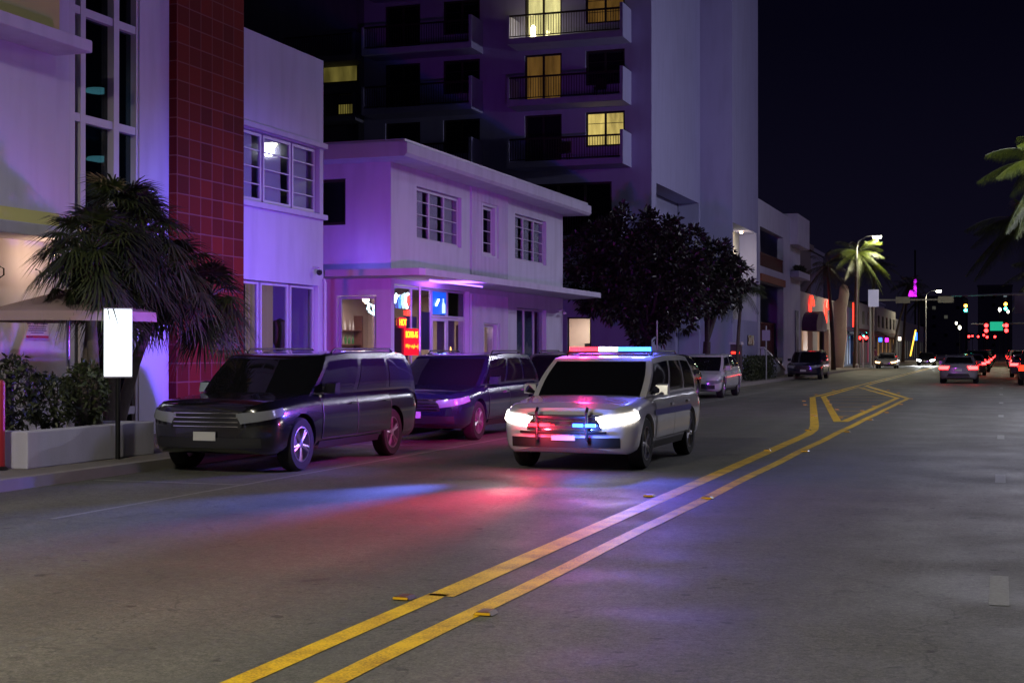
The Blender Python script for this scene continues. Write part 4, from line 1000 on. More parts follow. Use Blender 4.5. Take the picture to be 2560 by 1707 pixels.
def neon(name, pts_list, m_, label, cat="neon sign", r_=0.014, group=None):
    t = thing(name, pts_list[0][0], label, cat, group)
    for pts in pts_list:
        MB().tube(pts, r_, 6).build("tube", m_, t, True)
    return t
GX = FX-0.11
# neon words in the shop window
nh = thing("neon_sign", (GX, 34.95, 2.4), "red and orange neon sign reading HOT in the bar window", "neon sign")
MB().box(GX-0.02, GX-0.01, 34.72, 35.18, 2.28, 2.56).build("backing", emis("red_glow_panel", (0.9, 0.0, 0.02), 0.9), nh)
text("lettering", "HOT", 0.25, NEONO, face_x(GX, 34.95, 2.42), nh, 0.006, sx=0.9)
nb_ = thing("neon_sign", (GX, 35.65, 2.1), "red lit board reading BOMB-AS in orange letters in the bar window", "neon sign")
MB().box(GX-0.02, GX-0.01, 35.05, 36.05, 1.55, 2.27).build("backing", emis("red_glow_board", (0.95, 0.0, 0.015), 1.0), nb_)
text("lettering", "BOMB-AS", 0.25, NEONO, face_x(GX, 35.55, 2.10), nb_, 0.006, sx=0.80)
m = MB(); rnd = random.Random(5)
for k in range(14):
    y = 35.14+0.063*k; m.box(GX, GX+0.006, y, y+0.014, 1.72+rnd.uniform(0, .06), 1.80+rnd.uniform(0, .06))
m.build("small_ticks", NEONO, nb_)
neon("neon_sign", [[(GX, 34.35, 2.95), (GX, 34.50, 3.18)], [(GX, 34.42, 2.93), (GX, 34.55, 3.10)], [(GX, 34.30, 3.05), (GX, 34.58, 3.12)]], NEONC, "small white hash shaped neon at the bar window's corner", r_=0.02)
neon("neon_sign", [[(GX, 34.70, 2.80), (GX, 34.67, 3.0), (GX, 34.74, 3.14), (GX, 34.80, 3.0), (GX, 34.77, 2.80)]], NEONB, "small blue bottle shaped neon beside the white hash in the bar window", r_=0.015)
neon("neon_sign", [[(GX, 35.22, 2.82), (GX, 35.10, 2.95), (GX, 35.12, 3.15), (GX, 35.28, 3.20)]], NEONC, "thick white C shaped neon in the bar's corner window", r_=0.04)
neon("neon_sign", [[(GX, 35.31, 2.90), (GX, 35.34, 3.05), (GX, 35.30, 3.15)]], NEONR, "short red neon stroke beside the white C in the bar window", r_=0.025)
bs_ = thing("picture_sign", (GX, 37.6, 3.0), "blue lit picture panel with a white bottle in the transom over the bar door", "lit sign")
MB().box(GX-0.03, GX-0.02, 37.10, 38.12, 2.70, 3.34).build("panel", emis("blue_backlight", (0.01, 0.14, 0.95), 0.75), bs_)
m = MB(); m.lathe([(0.06, 2.74), (0.06, 2.98), (0.02, 3.06), (0.02, 3.16)], (GX, 37.85, 0), 'Z', 10); m.build("bottle_shape", emis("pale_blue_glow", (0.5, 0.75, 1.0), 1.3), bs_, True)
MB().tube([(GX, 37.3, 2.95), (GX, 37.5, 3.12)], 0.03, 6).build("white_mark", NEONC, bs_)
neon("neon_sign", [[(-15.75, Y0+0.28, 2.72), (-15.62, Y0+0.28, 2.62), (-15.62, Y0+0.28, 2.85), (-15.75, Y0+0.28, 2.92), (-15.78, Y0+0.28, 2.75)]], NEONC, "thick cyan neon ring in the bar's side window", r_=0.045)
neon("neon_sign", [[(-15.52, Y0+0.28, 2.82), (-15.49, Y0+0.28, 2.92)]], NEONB, "tiny blue neon beside the cyan ring in the bar's side window", r_=0.03)
sq_ = thing("red_lit_square", (GX, 35.35, 2.72), "small red lit square under the neons in the bar window", "lit sign"); MB().box(GX-0.01, GX, 35.20, 35.42, 2.62, 2.76).build("panel", NEONR, sq_)
ps = thing("window_poster", (GX, 36.4, 2.2), "dark poster panels hung inside the bar window", "poster")
m = MB(); m.box(GX-0.06, GX-0.05, 35.12, 36.0, 2.3, 2.60); m.box(GX-0.06, GX-0.05, 36.12, 36.95, 1.7, 2.75); m.build("sheet", mat("dark_poster", (0.02, 0.015, 0.06), 0.6), ps)
# violet tube under the canopy edge
vn = thing("canopy_light", (-13.9, 37, 3.5), "violet light strip glowing under the bar canopy", "lamp")
MB().tube([(-14.2, 34.6, 3.515), (-14.2, 38.6, 3.515)], 0.02, 6).build("tube", NEONV, vn)
lamp("violet_glow", 'AREA', (-14.2, 36.4, 3.38), 60, (0.42, 0.10, 1.0), 1.2, vn, dir=(0, 0, 1))
lamp("violet_downglow", 'AREA', (-14.3, 36.0, 3.49), 30, (0.25, 0.16, 1.0), 2.0, vn, dir=(-0.3, 0, -1))
lamp("violet_side_fill", 'POINT', (-15.6, 32.8, 3.9), 30, (0.18, 0.12, 1.0), 0.1, vn)  # added light without a fixture, turns the bar's side wall blue
sc2 = thing("security_camera", (FX, 48.7, 3.05), "small white security camera on the bar's far corner below the canopy", "camera")
m = MB(); m.tube([(FX, 48.75, 3.12), (FX+0.2, 48.75, 3.10)], 0.02, 6); m.build("bracket", ALU, sc2); MB().tube([(FX+0.18, 48.9, 3.0), (FX+0.26, 48.55, 3.0)], 0.05, 8).build("housing", ALU, sc2)

# ------------------------------------------------------------------ tower
h = thing("apartment_tower", (-24, 68, 0.13), "tall apartment tower with balconies and lit yellow windows behind the bar", "building")
TY = 63.0; TT = 30.0
fl = [10.27, 13.10, 15.93, 18.76, 21.6, 24.4]    # balcony floor levels
holes = []
for z in [7.44]+fl:
    for (a, b) in ((-21.07, -19.26), (-28.17, -26.35)): holes.append((a, b, z+0.05, z+2.35))
    for (a, b) in ((-18.11, -16.25), (-25.16, -23.30)): holes.append((a, b, z+0.75, z+2.35))
holes = [q for q in holes if q[2] > 9.9]
holes += [(-20.43-1.6, -16.87, 6.9, 9.40), (-19.0, -17.85, 0.9, 3.2)]
m = MB(); wall(m, 'Y', TY, -29.3, FX, 0.13, TT, holes, 0.3, 1); weld(m.build("wall", TOWER, h))
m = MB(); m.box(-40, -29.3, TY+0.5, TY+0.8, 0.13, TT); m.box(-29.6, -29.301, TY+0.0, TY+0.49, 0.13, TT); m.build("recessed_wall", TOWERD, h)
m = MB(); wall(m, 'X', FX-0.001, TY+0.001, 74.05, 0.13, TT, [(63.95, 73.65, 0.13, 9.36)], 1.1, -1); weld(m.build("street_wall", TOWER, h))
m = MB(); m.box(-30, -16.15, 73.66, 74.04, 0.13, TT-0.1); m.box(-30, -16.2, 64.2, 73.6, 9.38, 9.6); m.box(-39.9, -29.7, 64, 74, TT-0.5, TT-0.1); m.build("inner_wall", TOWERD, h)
m = MB(); m.box(-16.6, -16.12, 63.96, 73.64, 0.13, 3.9); m.build("base_wall", TOWER, h)
for u in range(3): window(h, 'X', -16.1, 64.0+u*1.55, 65.5+u*1.55, 5.3, 8.9, 1, 1, DARKF, GLASSD, (DRAPE, 0.3), 0.1, 0.08)
m = MB(); wall(m, 'X', -16.13, 63.96, 73.64, 3.91, 9.36, [(63.98, 68.7, 5.25, 8.95)], 0.2, -1); m.build("recess_wall", TOWER, h)
# proud shaft with lit niche
m = MB(); wall(m, 'X', -13.3, 74.0, 82.3, 0.13, TT, [(74.2, 81.76, 3.3, 8.37)], 1.0, -1); m.box(-15.02, -14.301, 74.001, 74.3, 0.13, TT); m.box(-20, -14.3, 82.0, 82.29, 0.13, TT)
weld(m.build("shaft_wall", TOWER, h))
m = MB(); wall(m, 'X', -14.32, 74.31, 82.0, 0.2, 9.3, [(77.0, 78.9, 3.5, 8.2)], 0.1, -1); m.build("niche_wall", mat("niche_plaster", (0.50, 0.49, 0.46), 0.9), h)
window(h, 'X', -14.32, 77.0, 78.9, 3.5, 8.2, 1, 2, DARKF, GLASS, (emis("green_white_room", (0.5, 0.62, 0.35), 0.5), 0.3), 0.05, 0.08)
nl = thing("niche_lamp", (-13.9, 79.5, 8.2), "warm lamp in the tall niche of the tower", "lamp")
MB().lathe([(0.06, 8.36), (0.08, 8.25), (0.001, 8.22)], (-13.85, 79.9, 0), 'Z', 12).build("lamp_can", WARMB, nl); lamp("niche_glow", 'POINT', (-13.7, 80.0, 6.8), 60, (1.0, 0.86, 0.62), 0.1, nl)
# balconies
def balcony(x0, x1, z, lab=None):
    m = MB(); m.box(x0-0.1, x1+0.02, TY-1.55, TY-0.003, z-0.28, z)
    b = m.build("balcony", TOWER, h)
    m = MB(); m.box(x1+0.02, x1+0.16, TY-1.55, TY-0.003, z-0.279, z+1.25); m.build("end_wall", TOWER, b); m = MB(); m.box(x0-0.22, x0-0.101, TY-1.55, TY-0.003, z-0.279, z+1.05); m.build("end_wall", TOWER, b)
    m = MB(); m.box(x0-0.1, x1+0.019, TY-1.53, TY-1.46, z+0.98, z+1.06); m.box(x0-0.1, x1+0.019, TY-1.52, TY-1.47, z+0.06, z+0.10)
    n = int((x1-x0)/0.12)
    for k in range(n+1):
        x = x0-0.05+(x1-x0)*k/n; m.box(x-0.011, x+0.011, TY-1.505, TY-1.485, z+0.10, z+0.98)
    m.build("railing", RAILM, b)
    return b
for i, z in enumerate(fl):
    balcony(-21.2, -16.1, z); balcony(-28.5, -23.3, z)
    dm = {0: (DRAPE, 0.4), 1: (YWIN2, 0.25), 2: (YWIN3, 0.5)}.get(i, (DRAPE, 0.4))
    wm = {0: (YWIN, 0.3), 2: (YWIN2, 0.3)}.get(i, (DRAPE, 0.4))
    window(h, 'Y', TY, -21.07, -19.26, z+0.05, z+2.35, 2, 1, DARKF, GLASS, dm, 0.12, 0.09, 1)
    window(h, 'Y', TY, -18.11, -16.25, z+0.75, z+2.35, 2, 3, DARKF, GLASS, wm, 0.12, 0.09, 1)
    window(h, 'Y', TY, -28.17, -26.35, z+0.05, z+2.35, 2, 1, DARKF, GLASSD, (DRAPE, 0.4), 0.12, 0.09, 1)
    window(h, 'Y', TY, -25.16, -23.30, z+0.75, z+2.35, 2, 3, DARKF, GLASSD, (DRAPE, 0.4), 0.12, 0.09, 1)
window(h, 'Y', TY, -22.03, -16.87, 6.9, 9.40, 4, 1, DARKF, GLASSD, (DRAPE, 0.5), 0.12, 0.10, 1)
balcony(-22.1, -16.3, 6.85)
lob = window(h, 'Y', TY, -19.0, -17.85, 0.9, 3.2, 1, 1, DARKF, GLASS, None, 0.1, 0.07, 1)
m = MB(); m.box(-20.5, -16.7, 66.5, 66.6, 0.13, 3.6); m.box(-20.5, -20.4, TY+0.35, 66.5, 0.13, 3.6); m.box(-16.8, -16.7, TY+0.35, 66.5, 0.13, 3.6); m.box(-20.5, -16.7, TY+0.35, 66.5, 3.6, 3.7)
m.build("lobby_wall", mat("lobby_paint", (0.62, 0.50, 0.42), 0.9), h)
lo = thing("lobby_lamp", (-18.6, 65, 3.4), "lamp in the bright ground floor room behind the dark tree", "lamp")
MB().box(-19.1, -18.2, 64.8, 65.1, 3.48, 3.58).build("diffuser", emis("lobby_panel", (1, 0.9, 0.75), 5), lo); lamp("lobby_light", 'AREA', (-18.6, 64.9, 3.45), 160, (1.0, 0.84, 0.68), 0.8, lo, dir=(0, 0, -1))
dk = thing("lobby_desk", (-18.7, 65.4, 0.13), "dark desk with a chair in the bright ground floor room", "desk")
m = MB(); m.box(-19.1, -18.3, 65.2, 65.7, 1.55, 1.60); m.box(-19.05, -18.98, 65.25, 65.32, 0.13, 1.55); m.box(-18.42, -18.35, 65.25, 65.32, 0.13, 1.55); m.build("table", DKMETAL, dk)
MB().box(-18.85, -18.5, 65.4, 65.44, 1.6, 2.0).build("screen", DKMETAL, dk)
# third column of windows far left, with bars
for (x0, x1, z0, z1, mm, lb_) in ((-35.6, -34.0, 15.3, 16.4, mat("pale_blind", (0.10, 0.12, 0.12), 0.9), "w"), (-31.7, -29.9, 14.9, 16.0, YWIN4, "y"), (-30.9, -29.7, 13.3, 13.75, YWIN4, "z"), (-34.6, -33.4, 14.55, 15.0, YWIN, "v")):
    m = MB(); m.box(x0-0.08, x1+0.08, TY+0.44, TY+0.5, z0-0.08, z1+0.08); f_ = m.build("window", DARKF, h)
    MB().box(x0, x1, TY+0.425, TY+0.438, z0, z1).build("pane", mm, f_)
    m = MB(); k = int((x1-x0)/0.13)
    for q in range(k): m.box(x0+(x1-x0)*q/k, x0+(x1-x0)*q/k+0.03, TY+0.40, TY+0.42, z0-0.9, z1)
    if lb_ in 'wv': m.build("bars", RAILM, f_)
for z in (13.0, 10.2, 15.9):
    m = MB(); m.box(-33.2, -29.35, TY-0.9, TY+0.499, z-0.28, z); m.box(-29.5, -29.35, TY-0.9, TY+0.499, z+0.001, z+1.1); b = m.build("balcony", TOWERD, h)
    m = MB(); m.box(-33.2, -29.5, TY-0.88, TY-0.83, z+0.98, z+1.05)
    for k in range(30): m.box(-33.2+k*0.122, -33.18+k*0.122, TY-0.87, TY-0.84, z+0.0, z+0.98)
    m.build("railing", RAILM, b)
lt_ = thing("balcony_lantern", (-20.6, 62.0, 15.93), "bright white lantern on the top lit balcony of the tower", "lamp")
MB().lathe([(0.09, 15.93+0.02), (0.13, 16.15), (0.13, 16.45), (0.05, 16.6)], (-20.35, 62.1, 0), 'Z', 12).build("lamp_shade", emis("lantern_glow", (1.0, 0.93, 0.6), 12), lt_, True)
lamp("lantern_light", 'POINT', (-20.35, 61.9, 16.75), 9, (1.0, 0.8, 0.35), 0.1, lt_)
for (xx, zz, lb_) in ((-17.2, 13.10, "dark chair on the middle balcony below the bright one"), (-18.9, 10.27, "dark chair on the tower's lowest railed balcony")):
    c_ = thing("balcony_chair", (xx, 62.2, zz), lb_, "chair", "chairs on the tower balconies")
    MB().box(xx-0.25, xx+0.25, 61.95, 62.4, zz+0.40, zz+0.45).build("seat", DKMETAL, c_); MB().box(xx-0.25, xx+0.25, 62.41, 62.46, zz+0.42, zz+0.95).build("backrest", DKMETAL, c_)
    for (a, b) in ((-.23, 61.97), (.2, 61.97), (-.23, 62.37), (.2, 62.37)): MB().box(xx+a, xx+a+0.03, b, b+0.03, zz, zz+0.40).build("leg", DKMETAL, c_)

# ------------------------------------------------------------------ podium beyond the tower
h = thing("podium_building", (-13.3, 92, 0.13), "white low rise wing with open terrace and terracotta beam beyond the tower", "building")
m = MB(); wall(m, 'X', -13.3, 82.31, 95.5, 0.13, 10.45, [(83.0, 92.4, 6.60, 8.9), (83.0, 92.4, 0.9, 5.7)], 0.4, -1)
m.box(-22, -13.7, 82.31, 82.6, 0.13, 10.4); m.box(-22, -13.71, 95.2, 95.49, 0.13, 10.4)
weld(m.build("wall", STUC2, h))
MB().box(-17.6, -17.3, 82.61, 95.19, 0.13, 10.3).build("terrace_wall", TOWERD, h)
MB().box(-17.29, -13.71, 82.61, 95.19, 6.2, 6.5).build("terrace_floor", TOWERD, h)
MB().box(-13.55, -13.2, 83.0, 92.7, 5.72, 6.15).build("beam", TERRA, h)
m = MB(); m.box(-13.42, -13.32, 83.0, 92.4, 7.35, 7.42)
for k in range(60): m.box(-13.40, -13.35, 83.02+k*0.157, 83.10+k*0.157, 6.6, 7.35)
m.build("railing", DKRED, h)
m = MB()
for k in range(40): m.box(-13.9, -13.84, 84.0+k*0.2, 84.08+k*0.2, 0.9, 3.3)
m.box(-13.92, -13.82, 84.0, 92.0, 3.3, 3.38); m.build("gate_bars", DKRED, h)
m = MB(); m.box(-13.8, -12.8, 95.5, 101.6, 8.7, 10.75); m.box(-13.9, -13.45, 95.51, 101.6, 0.13, 8.7); m.box(-22, -13.9, 101.2, 101.6, 0.13, 10.5); m.build("corner_block", STUC2, h)
m = MB(); m.box(-13.44, -12.75, 95.6, 101.5, 6.55, 6.95); m.build("planter_ledge", STUC2, h)
MB().box(-13.30, -12.80, 95.7, 101.4, 6.951, 7.0).build("planter_soil", SOIL, h)
MB().box(-13.44, -13.4, 98.8, 100.4, 0.14, 4.4).build("door", mat("blue_grey_door", (0.10, 0.11, 0.20), 0.7), h)
shrub("ledge_plant", -13.05, 98.5, 6.99, 0.22, 2.6, 0.22, 700, "row of plants on the ledge of the white corner block", "plant", 31, s_=0.16)
sl = thing("wall_plaque", (-13.28, 82.0, 2.3), "dark rectangular plaque on the tower wall by the entrance steps", "plaque")
MB().box(-13.29, -13.25, 78.6, 80.6, 1.95, 2.5).build("board", DKMETAL, sl)
st_ = thing("entrance_steps", (-12.9, 84, 0.13), "white entrance steps with a sloping parapet beyond the hedge", "steps")
m = MB(); m.prism([(79.0, 1.75), (87.0, 0.45), (87.0, 0.13), (79.0, 0.13)], 'X', -12.62, -12.45); m.build("parapet", STUC2, st_)
MB().prism([(78.9, 1.86), (87.1, 0.54), (87.1, 0.46), (78.9, 1.77)], 'X', -12.68, -12.39).build("coping", ALU, st_)
m = MB()
for k in range(6): m.box(-13.28, -12.63, 80+k*1.1, 87.2, 0.13, 1.2-k*0.19)
m.build("steps", CONC, st_)
shrub("hedge", -12.15, 75.6, 0.13, 0.32, 4.2, 0.62, 5200, "clipped dark hedge along the sidewalk before the entrance steps", "hedge", 33, LEAFH, 0.13, box=True)
ub = thing("utility_box", (-12.4, 70.0, 0.13), "grey post box with a red lit label at the end of the hedge", "cabinet")
MB().box(-12.65, -12.15, 69.8, 70.3, 0.13, 1.95).build("body", mat("box_grey_brown", (0.08, 0.06, 0.08), 0.7), ub); MB().box(-12.70, -12.10, 69.75, 70.35, 1.951, 2.08).build("cap", ALU, ub); MB().box(-12.60, -12.2, 69.775, 69.799, 1.50, 1.60).build("red_label", NEONR, ub)

# ------------------------------------------------------------------ trees
leaftree([(-15.0,52.6,5.3,1.0),(-14.9,53.4,4.2,1.1),(-14.2,52.8,5.7,1.05),(-13.3,52.4,5.9,1.1),(-12.4,52.6,5.8,1.1),(-11.6,53.2,5.3,1.1),(-14.0,54.4,4.6,1.4),(-12.8,54.2,4.8,1.5),(-11.7,54.6,4.4,1.25),(-13.7,52.4,3.7,1.0),(-12.7,52.6,3.3,1.2),(-11.8,53.2,3.4,1.15),(-11.3,54.4,3.8,1.0),(-12.9,53.4,2.6,0.8),(-11.2,52.8,4.4,0.9),(-14.6,55.5,5.0,1.2),(-12.0,52.2,4.7,1.0)],
         (-12.9, 53.6, 0.13), "big dense dark tree on the sidewalk between the bar and the tower", 41, 900)
leaftree([(-11.5,57.6,5.3,0.85),(-11.2,58.4,5.5,0.75),(-11.0,58.8,4.7,0.95),(-10.75,59.4,4.3,0.8),(-11.3,57.6,4.2,0.95),(-11.5,58.6,3.9,0.8),(-10.8,60.0,4.9,0.75)],
         (-11.75, 58.4, 0.13), "smaller dark leafy tree directly right of the big dense one", 42, 800)
palm(-12.2, 69.0, 4.55, "short young palm in front of the tower between the dark trees and the podium", 51, (0.1, 0.9), 20, 1.7, LEAFP, 0.10, (-30, 75), droop=1.1)
palm(-11.95, 126.5, 10.2, "tall dark palm under the left street lamp beyond the white shop", 52, (0.1, 0.3), 34, 3.1, LEAFL, 0.26, (-50, 60), leaf=0.7, step=0.09)
palm(-12.3, 112.0, 8.2, "dark palm behind the white corner block", 53, (-0.5, 0.3), 24, 2.6, LEAFP, 0.17, leaf=0.6, step=0.09)
palm(-12.6, 150.0, 10.4, "palm with a thick dark crown between two far shop fronts", 54, (0.3, 0.3), 26, 2.8, LEAFP, 0.2, leaf=0.6, step=0.1)
palm(-11.4, 162.0, 9.0, "leaning slim palm by the far shops", 55, (2.0, 0.5), 20, 2.4, LEAFP, 0.14, leaf=0.6, step=0.1)
palm(-11.8, 186.0, 9.8, "slender dark palm right of the leaning one far down the left side", 56, (0.6, 0.5), 22, 2.6, LEAFP, 0.18, leaf=0.6, step=0.1)
palm(-12.4, 232.0, 9.5, "farthest palm on the left side behind the second street lamp", 57, (0.2, 0.5), 22, 2.8, LEAFP, 0.18, leaf=0.6, step=0.12)
palm(4.1, 66.5, 10.0, "tall lit palm whose yellow green fronds hang into the right edge", 61, (-2.0, 0.4), 34, 3.4, LEAFL, 0.20, (-55, 65), leaf=0.8, step=0.07, dead=5)
palm(3.9, 80.0, 8.6, "lower lit palm behind the tall one at the right edge", 62, (-2.7, 0.5), 30, 3.2, LEAFL, 0.20, (-45, 65), leaf=0.85, step=0.07)
palm(4.9, 118.0, 8.0, "green lit palm by the right sidewalk below the signals", 63, (-1.9, 0.5), 26, 3.2, LEAFL, 0.2, (-45, 65), leaf=0.8, step=0.09)
palm(4.6, 39.0, 12.3, "nearest tall palm with its frond tips at the upper right corner", 64, (-1.8, 0.2), 26, 2.7, LEAFP, 0.20, (-60, 60), leaf=0.7, step=0.06)

# ------------------------------------------------------------------ street lamps
def streetlamp(px_, py_, hx, hz, e, label, colr=(1.0, 0.93, 0.66), lit=True, r_=0.09, pt=False):
    t = thing("street_lamp", (px_, py_, 0.13), label, "street lamp", "street lamps along the road")
    sg = 1 if hx > px_ else -1
    pts = [(px_, py_, 0.13), (px_, py_, hz-1.0), (px_+sg*0.15, py_, hz-0.35), (px_+(hx-px_)*0.45, py_, hz+0.02), (hx-sg*0.35, py_, hz+0.10)]
    MB().tube(pts, [r_, r_*0.75, r_*0.65, r_*0.5, r_*0.45], 10).build("pole", POLEM, t, True)
    m = MB(); m.prism([(hx-0.42, hz+0.04), (hx+0.42, hz+0.04), (hx+0.34, hz+0.15), (hx-0.34, hz+0.17)], 'Y', py_-0.17, py_+0.17); m.build("lamp_head", DKMETAL, t)
    m = MB(); m.prism([(hx-0.38, hz+0.035), (hx+0.38, hz+0.035), (hx+0.30, hz-0.16), (hx-0.30, hz-0.16)], 'Y', py_-0.15, py_+0.15); m.build("lens", BULB, t)
    MB().lathe([(0.17, 0.13), (0.17, 0.40), (0.10, 0.48)], (px_, py_, 0), 'Z', 12).build("base", POLEM, t, True)
    if pt: lamp("street_light", 'POINT', (hx, py_, hz-0.35), e, colr, 0.25, t)
    else: lamp("street_light", 'SPOT', (hx, py_, hz-0.25), e, colr, 0.25, t, dir=(0, 0, -1), spot_size=R(170), spot_blend=0.22)
    return t
streetlamp(-11.8, 125.6, -10.1, 11.4, 3400, "lit street lamp above the tall palm on the left side")
streetlamp(-9.95, 205, -8.2, 9.8, 2600, "second lit street lamp with a curved pole farther down the left side")
streetlamp(5.3, 61.0, 3.2, 11.6, 3600, "lit street lamp on the right side outside the photo, reflected in the shop windows", (0.80, 0.80, 1.0), pt=True)
streetlamp(-11.8, 3.0, -8.6, 9.8, 4400, "lit street lamp on the left side just behind the photographer", (1.0, 0.93, 0.74))
streetlamp(5.3, 141.0, 3.2, 10.4, 6000, "far lit street lamp on the right side behind the palms")
streetlamp(5.3, 36.0, 3.2, 10.2, 2500, "unseen street lamp added on the right side to light the bar front", (0.84, 0.82, 1.0))  # added out of view to brighten the bar front

# ------------------------------------------------------------------ poles and signs on the left sidewalk
def signpost(x, y, top, label, sz=None, zc=None, sm=None, r_=0.03, face=True):
    t = thing("sign_post", (x, y, 0.13), label, "sign post", "sign posts on the sidewalk")
    MB().tube([(x, y, 0.13), (x, y, top)], r_, 8).build("post", STEEL, t, True)
    if sz:
        m = MB(); m.box(x-sz[0]/2, x+sz[0]/2, y-r_-0.012, y-r_-0.001, zc-sz[1]/2, zc+sz[1]/2); m.build("plate", sm, t)
    return t
signpost(-11.8, 28.2, 3.05, "thin steel pole in front of the bar's neon window")
signpost(-11.8, 50.4, 2.75, "short steel pole under the big dense tree")
signpost(-11.7, 75.0, 2.95, "steel sign post with a pale plate beside the hedge", (0.42, 0.55), 2.45, mat("sign_pale_violet", (0.35, 0.30, 0.45), 0.6), 0.04)
signpost(-10.6, 128.0, 7.0, "tall post carrying a white plate beyond the left street lamp", (0.9, 1.5), 6.2, emis("white_lit_plate", (0.55, 0.55, 0.8), 0.35), 0.06)
bcn = thing("crossing_beacon", (-11.6, 128.5, 0.13), "pair of red lights on a pale post in front of the far shops", "signal")
MB().tube([(-11.55, 128.5, 0.13), (-11.55, 128.5, 2.9)], 0.07, 8).build("post", ALU, bcn)
m = MB(); m.lathe([(0.001, 0), (0.16, 0.01), (0.15, 0.06), (0.001, 0.09)], (0,0,0), 'Y', 12)
for dx in (-0.28, 0.28):
    mm_ = MB(); mm_.lathe([(0.001, 128.28), (0.13, 128.30), (0.15, 128.4), (0.001, 128.42)], (-11.55+dx, 0, 2.75), 'Y', 12); mm_.v = [(p[0], p[1], p[2]) for p in mm_.v]; mm_.build("lamp", SIGR, bcn)
    MB().box(-11.55+dx-0.17, -11.55+dx+0.17, 128.42, 128.5, 2.35, 3.15).build("housing", DKMETAL, bcn)

# ------------------------------------------------------------------ far left shops
SHOPG = "low shops along the far left side"
h = thing("white_shop", (-14, 116, 0.13), "low white shop with curved parapet fin and red neon hooks", "building", SHOPG)
m = MB(); wall(m, 'X', -14.0, 102.0, 129.5, 0.13, 6.0, [(106.5, 113.0, 0.13, 3.4), (116.0, 124.0, 0.13, 3.4)], 0.4, -1); m.box(-26, -14.41, 102.0, 102.3, 0.13, 6); m.box(-26, -14.41, 129.2, 129.5, 0.13, 6); weld(m.build("wall", mat("warm_white_stucco", (0.5, 0.44, 0.42), 0.85), h))
m = MB(); m.prism([(-14.0, 0.13), (-13.2, 0.13), (-12.9, 3.0), (-12.95, 5.2), (-12.7, 6.6), (-12.85, 7.3), (-13.2, 7.5), (-13.5, 7.2), (-13.6, 6.2), (-14.0, 5.9)], 'Y', 127.9, 128.3); m.build("fin", mat("cream_fin", (0.62, 0.56, 0.48), 0.8), h)
m = MB(); m.box(-14.9, -14.8, 106.5, 124.0, 0.2, 3.4); m.build("interior", emis("warm_shop_glow", (0.95, 0.55, 0.32), 0.22), h)
m = MB(); n_=10
m.prism([(106.5, 3.1)] + [(109.75+3.25*math.cos(math.pi-a*math.pi/n_), 3.4+1.2*math.sin(a*math.pi/n_)) for a in range(n_+1)] + [(113.0, 3.1)], 'X', -13.99, -12.9); m.build("awning", mat("striped_awning", (0.12, 0.05, 0.12), 0.8), h)
for yy in (110.5, 120.5):
    neon("neon_hook", [[(-13.85, yy, 3.9), (-13.85, yy, 5.2), (-13.85, yy+0.9, 5.8), (-13.85, yy+1.8, 5.4), (-13.85, yy+1.9, 5.1)]], NEONR, "tall red hook shaped neon, the %s one on the white shop" % ("nearer" if yy < 115 else "farther"), r_=0.09, group="red neon hooks on the white shop")
def shop(y0, y1, ht, m_, gl, label, x=-14.0, aw=None, sign=None):
    t = thing("far_shop", (x, (y0+y1)/2, 0.13), label, "building", SHOPG)
    m = MB(); n = max(2, int((y1-y0)/6)); ho = []
    for k in range(n):
        a = y0+(y1-y0)*(k+0.15)/n; b = y0+(y1-y0)*(k+0.85)/n; ho.append((a, b, 0.3, 3.1))
        if ht > 6: ho.append((a+0.8, b-0.8, 4.4, 5.8))
    wall(m, 'X', x, y0, y1, 0.13, ht, ho, 0.3, -1); m.box(x-10, x-0.31, y0, y0+0.3, 0.13, ht); weld(m.build("wall", m_, t))
    for q in ho:
        m = MB(); m.box(x-0.26, x-0.2, q[0], q[1], q[2], q[3]); f = m.build("window", gl if q[2] < 1 else DRAPE, t)
        MB().box(x-0.18, x-0.12, (q[0]+q[1])/2-0.04, (q[0]+q[1])/2+0.04, q[2], q[3]).build("mullion", DARKF, f)
    if aw: MB().prism([(x+0.01, 3.9), (x+1.1, 3.3), (x+1.1, 3.15), (x+0.01, 3.15)], 'Y', y0+0.5, y1-0.5).build("awning", aw, t)
    return t
shop(130, 146, 5.8, mat("blue_shop_paint", (0.03, 0.05, 0.14), 0.8), emis("dim_blue_window", (0.15, 0.25, 0.6), 0.16), "dark blue shop next to the white one with red neon", aw=mat("blue_awning", (0.02, 0.04, 0.12), 0.8))
shop(147, 172, 6.6, mat("grey_shop_paint", (0.22, 0.20, 0.22), 0.8), emis("dim_rose_window", (0.8, 0.15, 0.25), 0.20), "grey two storey shop with dark red awning", aw=DKRED)
shop(173, 205, 6.9, mat("beige_shop_paint", (0.30, 0.27, 0.24), 0.8), emis("dim_amber_window", (0.9, 0.5, 0.2), 0.25), "beige shop row behind the leaning palm", aw=mat("maroon_awning", (0.12, 0.02, 0.03), 0.8))
shop(206, 280, 6.0, mat("dim_shop_paint", (0.12, 0.11, 0.13), 0.8), emis("dim_white_window", (0.6, 0.6, 0.5), 0.14), "farthest dark shop row on the left side")
neon("neon_bar", [[(-13.5, 140, 3.9), (-13.5, 140, 6.2)]], NEONR, "thin vertical red neon on the dark blue shop", r_=0.06)
neon("neon_slant", [[(-10.9, 186, 0.9), (-10.3, 187, 4.2)]], emis("amber_neon", (1.0, 0.55, 0.05), 3), "slanting amber light tube by the far palm", r_=0.08)
neon("neon_blue", [[(-11.3, 206, 3.0), (-11.3, 206, 4.1)]], NEONB, "small blue neon near the second street lamp", r_=0.16)
